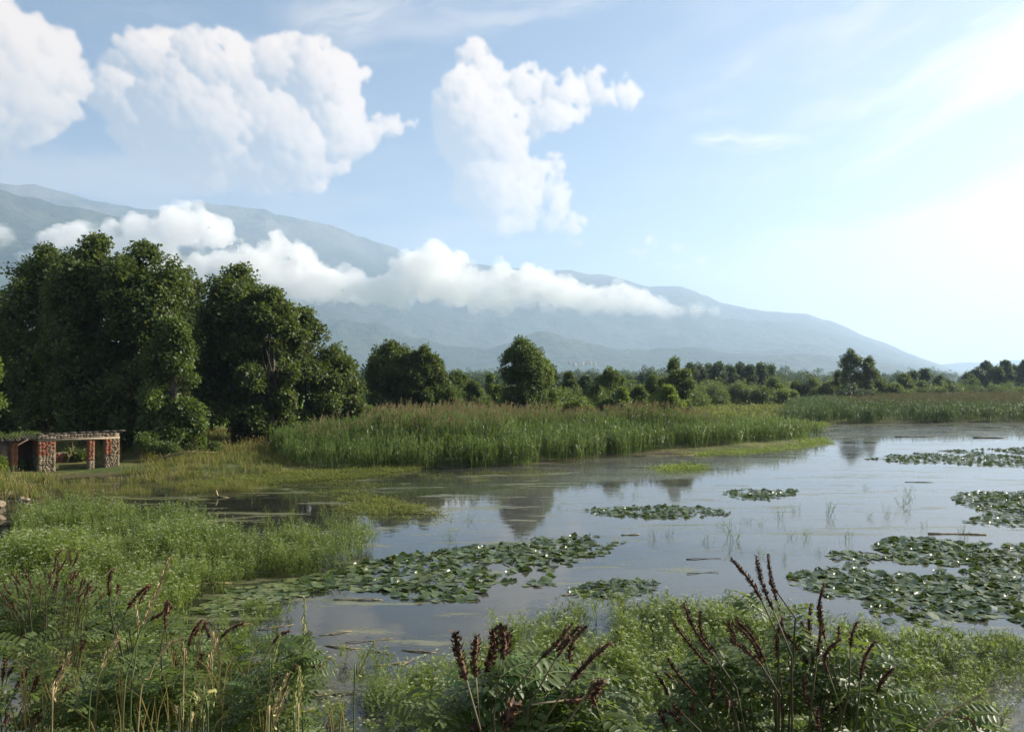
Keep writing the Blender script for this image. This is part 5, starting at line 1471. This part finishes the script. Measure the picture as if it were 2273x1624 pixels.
shrub('leafy shrub with thick dark brown spikes at the bottom centre', 1160, 1.95, CBs, .3, 36, 4, r=.011, lsc=.86,
      extra=[(1160,1530,150,55,52),(1280,1540,90,60,30),(1060,1570,80,45,22),(1180,1600,220,30,44),(1320,1580,60,40,16),(1180,1465,60,25,12),(930,1560,50,25,6)])
LM = zc([(840,580,865,370),(900,570,910,500),(980,680,1150,500,.05),(1280,730,1290,620),(1160,760,1330,660),(1070,640,1150,510),(1440,960,1535,800),(620,1000,640,880)], 0, 1154, .2892) + \
     zc([(870,940,1000,850),(940,1140,1110,1050),(1090,1120,1250,1000),(660,1210,780,1100,.2),(470,900,650,790,.1),(220,960,330,760,.05),(45,830,50,620),(450,1440,530,1310),(540,1480,530,1420),(140,1150,110,1010),(170,1140,180,1000),(300,1120,330,1010),(320,860,370,770),(1150,1120,1240,1120),(390,900,350,800)], 355, 1154, .2892)
shrub('sprawling dark shrub with mixed brown spikes left of the near open water', 400, 3.3, LM, .5, 46, 5, r=.012, lsc=.72, depth_j=.35,
      extra=[(560,1480,150,60,60),(430,1430,110,70,46),(330,1400,70,50,28),(420,1540,170,60,60),(620,1440,90,40,26),(260,1370,50,40,14),(300,1500,90,60,30)])
LL_ = zc([(20,1240,45,1000),(60,1200,130,1090),(110,1320,190,1150),(200,1380,300,1160),(430,1270,530,1090),(150,1580,160,1480),(200,1570,320,1460),(50,1560,60,1490),(240,1600,330,1500),(170,1240,210,1130)], 0, 1154, .2892)
shrub('green shrub with few dark spikes in the lower left corner', 40, 3.0, LL_, .5, 50, 6, r=.012, lsc=.72, depth_j=.3,
      extra=[(50,1460,90,50,40),(60,1550,110,60,50),(150,1580,80,40,22)])
rq = random.Random(77)
FL = []
for i in range(52):
    x = rq.uniform(5, 232); y = 1345 - 66 * math.sin((x + 10) / 250 * math.pi) + rq.uniform(-8, 40)
    L = rq.uniform(16, 32); a = (x - 115) / 115 * .7 + rq.uniform(-.25, .25)
    FL.append((x - math.sin(a) * L * .2, y, x + math.sin(a) * L, y - L, rq.uniform(-.1, .15)))
FL += zc([(420,350,475,225,.1),(445,350,430,290),(545,340,525,210),(560,350,595,240),(450,400,520,290)], 0, 1154, .2892)
shrub('dark shrub bristling with small spikes in front of the left dropwort bed', 120, 6.2, FL, .5, 90, 7, r=.012, lsc=1.0, depth_j=.5, young=.0,
      extra=[(110,1322,120,40,130),(90,1370,100,36,70)])
shrub('low leafy shrub tip in the lower right corner, with hardly any spikes', 2120, 2.5, zc([(2000,1180,1900,1120),(1500,1190,1490,1080)], 1385, 1154, .3907)[:1], .3, 6, 8, r=.006, lsc=.95,
      extra=[(2100,1595,90,30,16),(2030,1575,50,20,8)])

shrub('leafy shrub with hardly any spikes filling the lower left foreground', 330, 2.9, zc([(480,1330,520,1240),(900,1300,930,1220)], 0, 1154, .2892), .3, 20, 9, r=.010, lsc=.78, depth_j=.25,
      extra=[(330,1520,110,60,90),(470,1560,120,60,90),(220,1560,80,50,50)])
shrub('leafy shrub at the bottom edge beside the near open water', 640, 2.7, zc([(1000,1200,1050,1110),(880,1280,920,1190)], 355, 1154, .2892), .3, 14, 10, r=.010, lsc=.74, depth_j=.2,
      extra=[(620,1520,80,50,46),(570,1590,120,40,50),(660,1440,40,30,16)])
# ------------------------------------------------------------ seeding grass stalks in the foreground
def grass_stalk(lab, pts_px, depth, head_from, r, green=False, seed=0, loose=.0):
    rg = random.Random(seed)
    P = [dp(x, y, depth + .02 * i) for i, (x, y) in enumerate(pts_px)]
    zb = float(ground_z(np.array([P[0].x]), np.array([depth]))[0])
    foot = Vector((P[0].x + (P[0].x - P[1].x) * .5, depth, zb - .05)) if P[0].z > zb else P[0]
    Q = [foot] + P
    # smooth the line
    S = []
    n = len(Q)
    for i in range(n - 1):
        p0, p1, p2, p3 = Q[max(i - 1, 0)], Q[i], Q[i + 1], Q[min(i + 2, n - 1)]
        for k in range(6):
            t_ = k / 6
            S.append(.5 * ((2 * p1) + (p2 - p0) * t_ + (2 * p0 - 5 * p1 + 4 * p2 - p3) * t_ ** 2 + (3 * p1 - p0 - 3 * p2 + p3) * t_ ** 3))
    S.append(Q[-1])
    root = empty('grass_stalk', foot); tag(root, lab, 'grass stalk')
    S = [s - foot for s in S]
    hi = 6 * (1 + head_from)
    mb = MB(); mb.tube(S, [.0022] * hi + [.0012] * (len(S) - hi), 5); obj('stem', mb.mesh('stem', [M['stem'] if seed % 3 else M['dead']]), root)
    mb = MB(); hp = S[hi - 1:]
    L = sum((hp[i + 1] - hp[i]).length for i in range(len(hp) - 1))
    for i in range(min(420, int(L / .0009))):
        f = rg.random() ** 1.0; k = min(int(f * (len(hp) - 1)), len(hp) - 2); g = f * (len(hp) - 1) - k
        p = hp[k].lerp(hp[k + 1], g); d = (hp[k + 1] - hp[k]).normalized(); o_ = rv(rg); o_ = (o_ - d * o_.dot(d))
        if o_.length < 1e-3: continue
        o_.normalize(); e = r * math.sin(math.pi * min(1, f * .9 + .12)) ** .6
        q = p + o_ * e * rg.uniform(.1, .8); dd = (d + o_ * (.25 + loose)).normalized(); l = rg.uniform(.008, .015) * (1 + loose); s = dd.cross(o_).normalized() * .0016
        mb.add([q, q + dd * l * .5 + s, q + dd * l, q + dd * l * .5 - s], [(0, 1, 2, 3)])
    obj('seed_head', mb.mesh('seed_head', [M['head_green' if green else 'head']]), root)
    return root
def z2(a, b): return (a * .2892, 1154 + b * .2892)
def z3(a, b): return (355 + a * .2892, 1154 + b * .2892)
grass_stalk('tallest tan grass stalk with a long feathery head at the lower left', [z2(940, 1620), z2(1020, 1040), z2(1110, 780), z2(1200, 560), z2(1298, 310)], 2.2, 2, .010, seed=1, loose=.15)
grass_stalk('thin grass stalk just left of the tallest one', [z2(1000, 1620), z2(1035, 1100), z2(1060, 830), z2(1040, 660)], 2.3, 2, .005, seed=2)
grass_stalk('arching tan grass head right of the tallest stalk', [z2(1060, 1600), z2(1150, 1200), z2(1215, 1060), z2(1290, 960), z2(1392, 908)], 2.3, 2, .007, seed=3)
grass_stalk('brownish grass head leaning right over the dark shrub', [z2(680, 1600), z2(740, 1260), z2(790, 1120), z2(840, 1000), z2(902, 912)], 2.3, 2, .009, seed=4, loose=.3)
grass_stalk('brown plumed grass head toward the left corner', [z2(400, 1600), z2(430, 1300), z2(470, 1180), z2(530, 1030)], 2.4, 1, .010, seed=5, loose=.3)
grass_stalk('short pink tan grass tuft near the left corner', [z2(400, 1600), z2(412, 1370), z2(405, 1260)], 2.2, 1, .008, seed=6, loose=.2)
grass_stalk('pale green upright spike rising over the near open water', [z3(1095, 1300), z3(1100, 930), z3(1108, 790), z3(1106, 600)], 2.6, 1, .012, True, seed=7)
grass_stalk('thin yellowish grass spike left of the pale green one', [z3(840, 1350), z3(862, 1130), z3(885, 1020), z3(918, 890)], 2.5, 1, .006, True, seed=8)
grass_stalk('thick greenish cattail like spike at the bottom left of centre', [z3(1060, 1700), z3(1065, 1500), z3(1075, 1320), z3(1070, 1145)], 2.0, 1, .013, True, seed=9)
grass_stalk('second thick greenish spike, lower and left of the first', [z3(1030, 1750), z3(1035, 1600), z3(1040, 1460), z3(1035, 1330)], 2.0, 1, .010, True, seed=10)
grass_stalk('straight pinkish grass head left of the thick spikes', [z3(850, 1700), z3(875, 1590), z3(920, 1450), z3(978, 1310)], 2.1, 1, .008, seed=11, loose=.1)
grass_stalk('slender pinkish grass head parallel to its straight neighbour', [z3(830, 1700), z3(860, 1500), z3(920, 1330), z3(978, 1190)], 2.2, 1, .006, seed=12, loose=.1)
grass_stalk('bent over grass head drooping like a hook at the bottom left', [z3(330, 1600), z3(350, 1360), z3(385, 1318), z3(415, 1330), z3(395, 1490)], 2.0, 1, .005, True, seed=13)
grass_stalk('curved yellowish spike bending left at the bottom', [z3(370, 1660), z3(350, 1560), z3(310, 1440), z3(268, 1345)], 2.0, 1, .011, True, seed=14)
grass_stalk('brown seeding stalk ending in a pale curl over the weedy water', [z3(400, 1100), z3(430, 950), z3(500, 860), z3(600, 805), z3(688, 795)], 3.2, 2, .009, seed=15, loose=.2)
grass_stalk('upright tan head left of the middle bush', [(786, 1560), (795, 1500), (812, 1462), (830, 1426)], 2.2, 1, .010, True, seed=16)
grass_stalk('arching golden stem crossing the lower right corner', [(2030, 1700), (2056, 1620), (2100, 1585), (2172, 1544)], 2.0, 1, .007, seed=17)
grass_stalk('thin bare stalk with dry head left of the lower left spikes', [z3(180, 1250), z3(200, 1090), z3(190, 1010), z3(172, 945)], 2.6, 1, .006, seed=18)
grass_stalk('tiny dry grass head near the bottom edge, left one', [z3(140, 1620), z3(160, 1530), z3(120, 1430)], 2.2, 1, .007, seed=19)
grass_stalk('tiny dry grass head near the bottom edge, right one', [z3(230, 1620), z3(235, 1560), z3(245, 1490)], 2.2, 1, .006, seed=20)
grass_stalk('dry reddish grass head rising in front of the left mid shrub', [z3(400, 1250), z3(380, 1150), z3(390, 1050), z3(440, 930)], 2.8, 1, .010, seed=21, loose=.3)
# grass and herbs on the near bank just below the picture
W_ = np.array([(-4.5, 1.2), (4.5, 1.2), (5.5, 5.5), (2, 6.2), (-6, 7)])
P = in_poly(W_, 420, 401)
field_of('bank_grass', 'grass_tall', P, .5, .9, 402, label='tangled grass covering the near bank under the shrubs')

# dry tufts between the shrubs
def dry_tuft(seed):
    rg = random.Random(seed); mb = MB()
    for i in range(12):
        b = Vector((rg.gauss(0, .05), rg.gauss(0, .03), 0)); a = rg.gauss(0, .45); h = rg.uniform(.12, .34)
        o_ = Vector((math.sin(a), rg.gauss(0, .3), 0)); s_ = Vector((1, 0, 0)) * rg.uniform(.0008, .0022)
        q = b + o_ * h * .25 + Vector((0, 0, h * .6)); r = q + o_ * h * .45 + Vector((0, 0, h * .35))
        mb.add([b - s_, b + s_, q + s_, q - s_, r], [(0, 1, 2, 3), (3, 2, 4)], 0)
    return mb.mesh('dry_tuft', [M['grass_dry']])
DT = [dry_tuft(i) for i in range(4)]
for i, (px, py, d, lab) in enumerate([(395,1462,2.9,'tan dry grass tuft in the left mid shrub, upper left'),(470,1420,2.9,'brown dry grass tuft standing above the left mid shrub'),(520,1475,2.7,'dry grass tuft in the middle of the left mid shrub'),(430,1540,2.5,'tan dry grass tuft low in the left mid shrub'),(600,1560,2.5,'dry grass tuft toward the right of the left mid shrub'),(255,1500,2.7,'tan dry tuft between the two left shrubs'),(150,1470,2.8,'dry tuft over the lower left shrub'),(330,1590,2.3,'dry tuft at the bottom edge left of the hooked grass'),(760,1600,2.6,'dry tuft at the bottom edge beside the open water'),(40,1500,2.7,'dry tuft at the far lower left')]):
    p = dp(px, py, d); o = obj('dry_grass_tuft', DT[i % 4], loc=(p.x, p.y, p.z - .18)); o.rotation_euler = (0, 0, (i * .9) % 1.2 - .6); tag(o, lab, 'grass tuft')
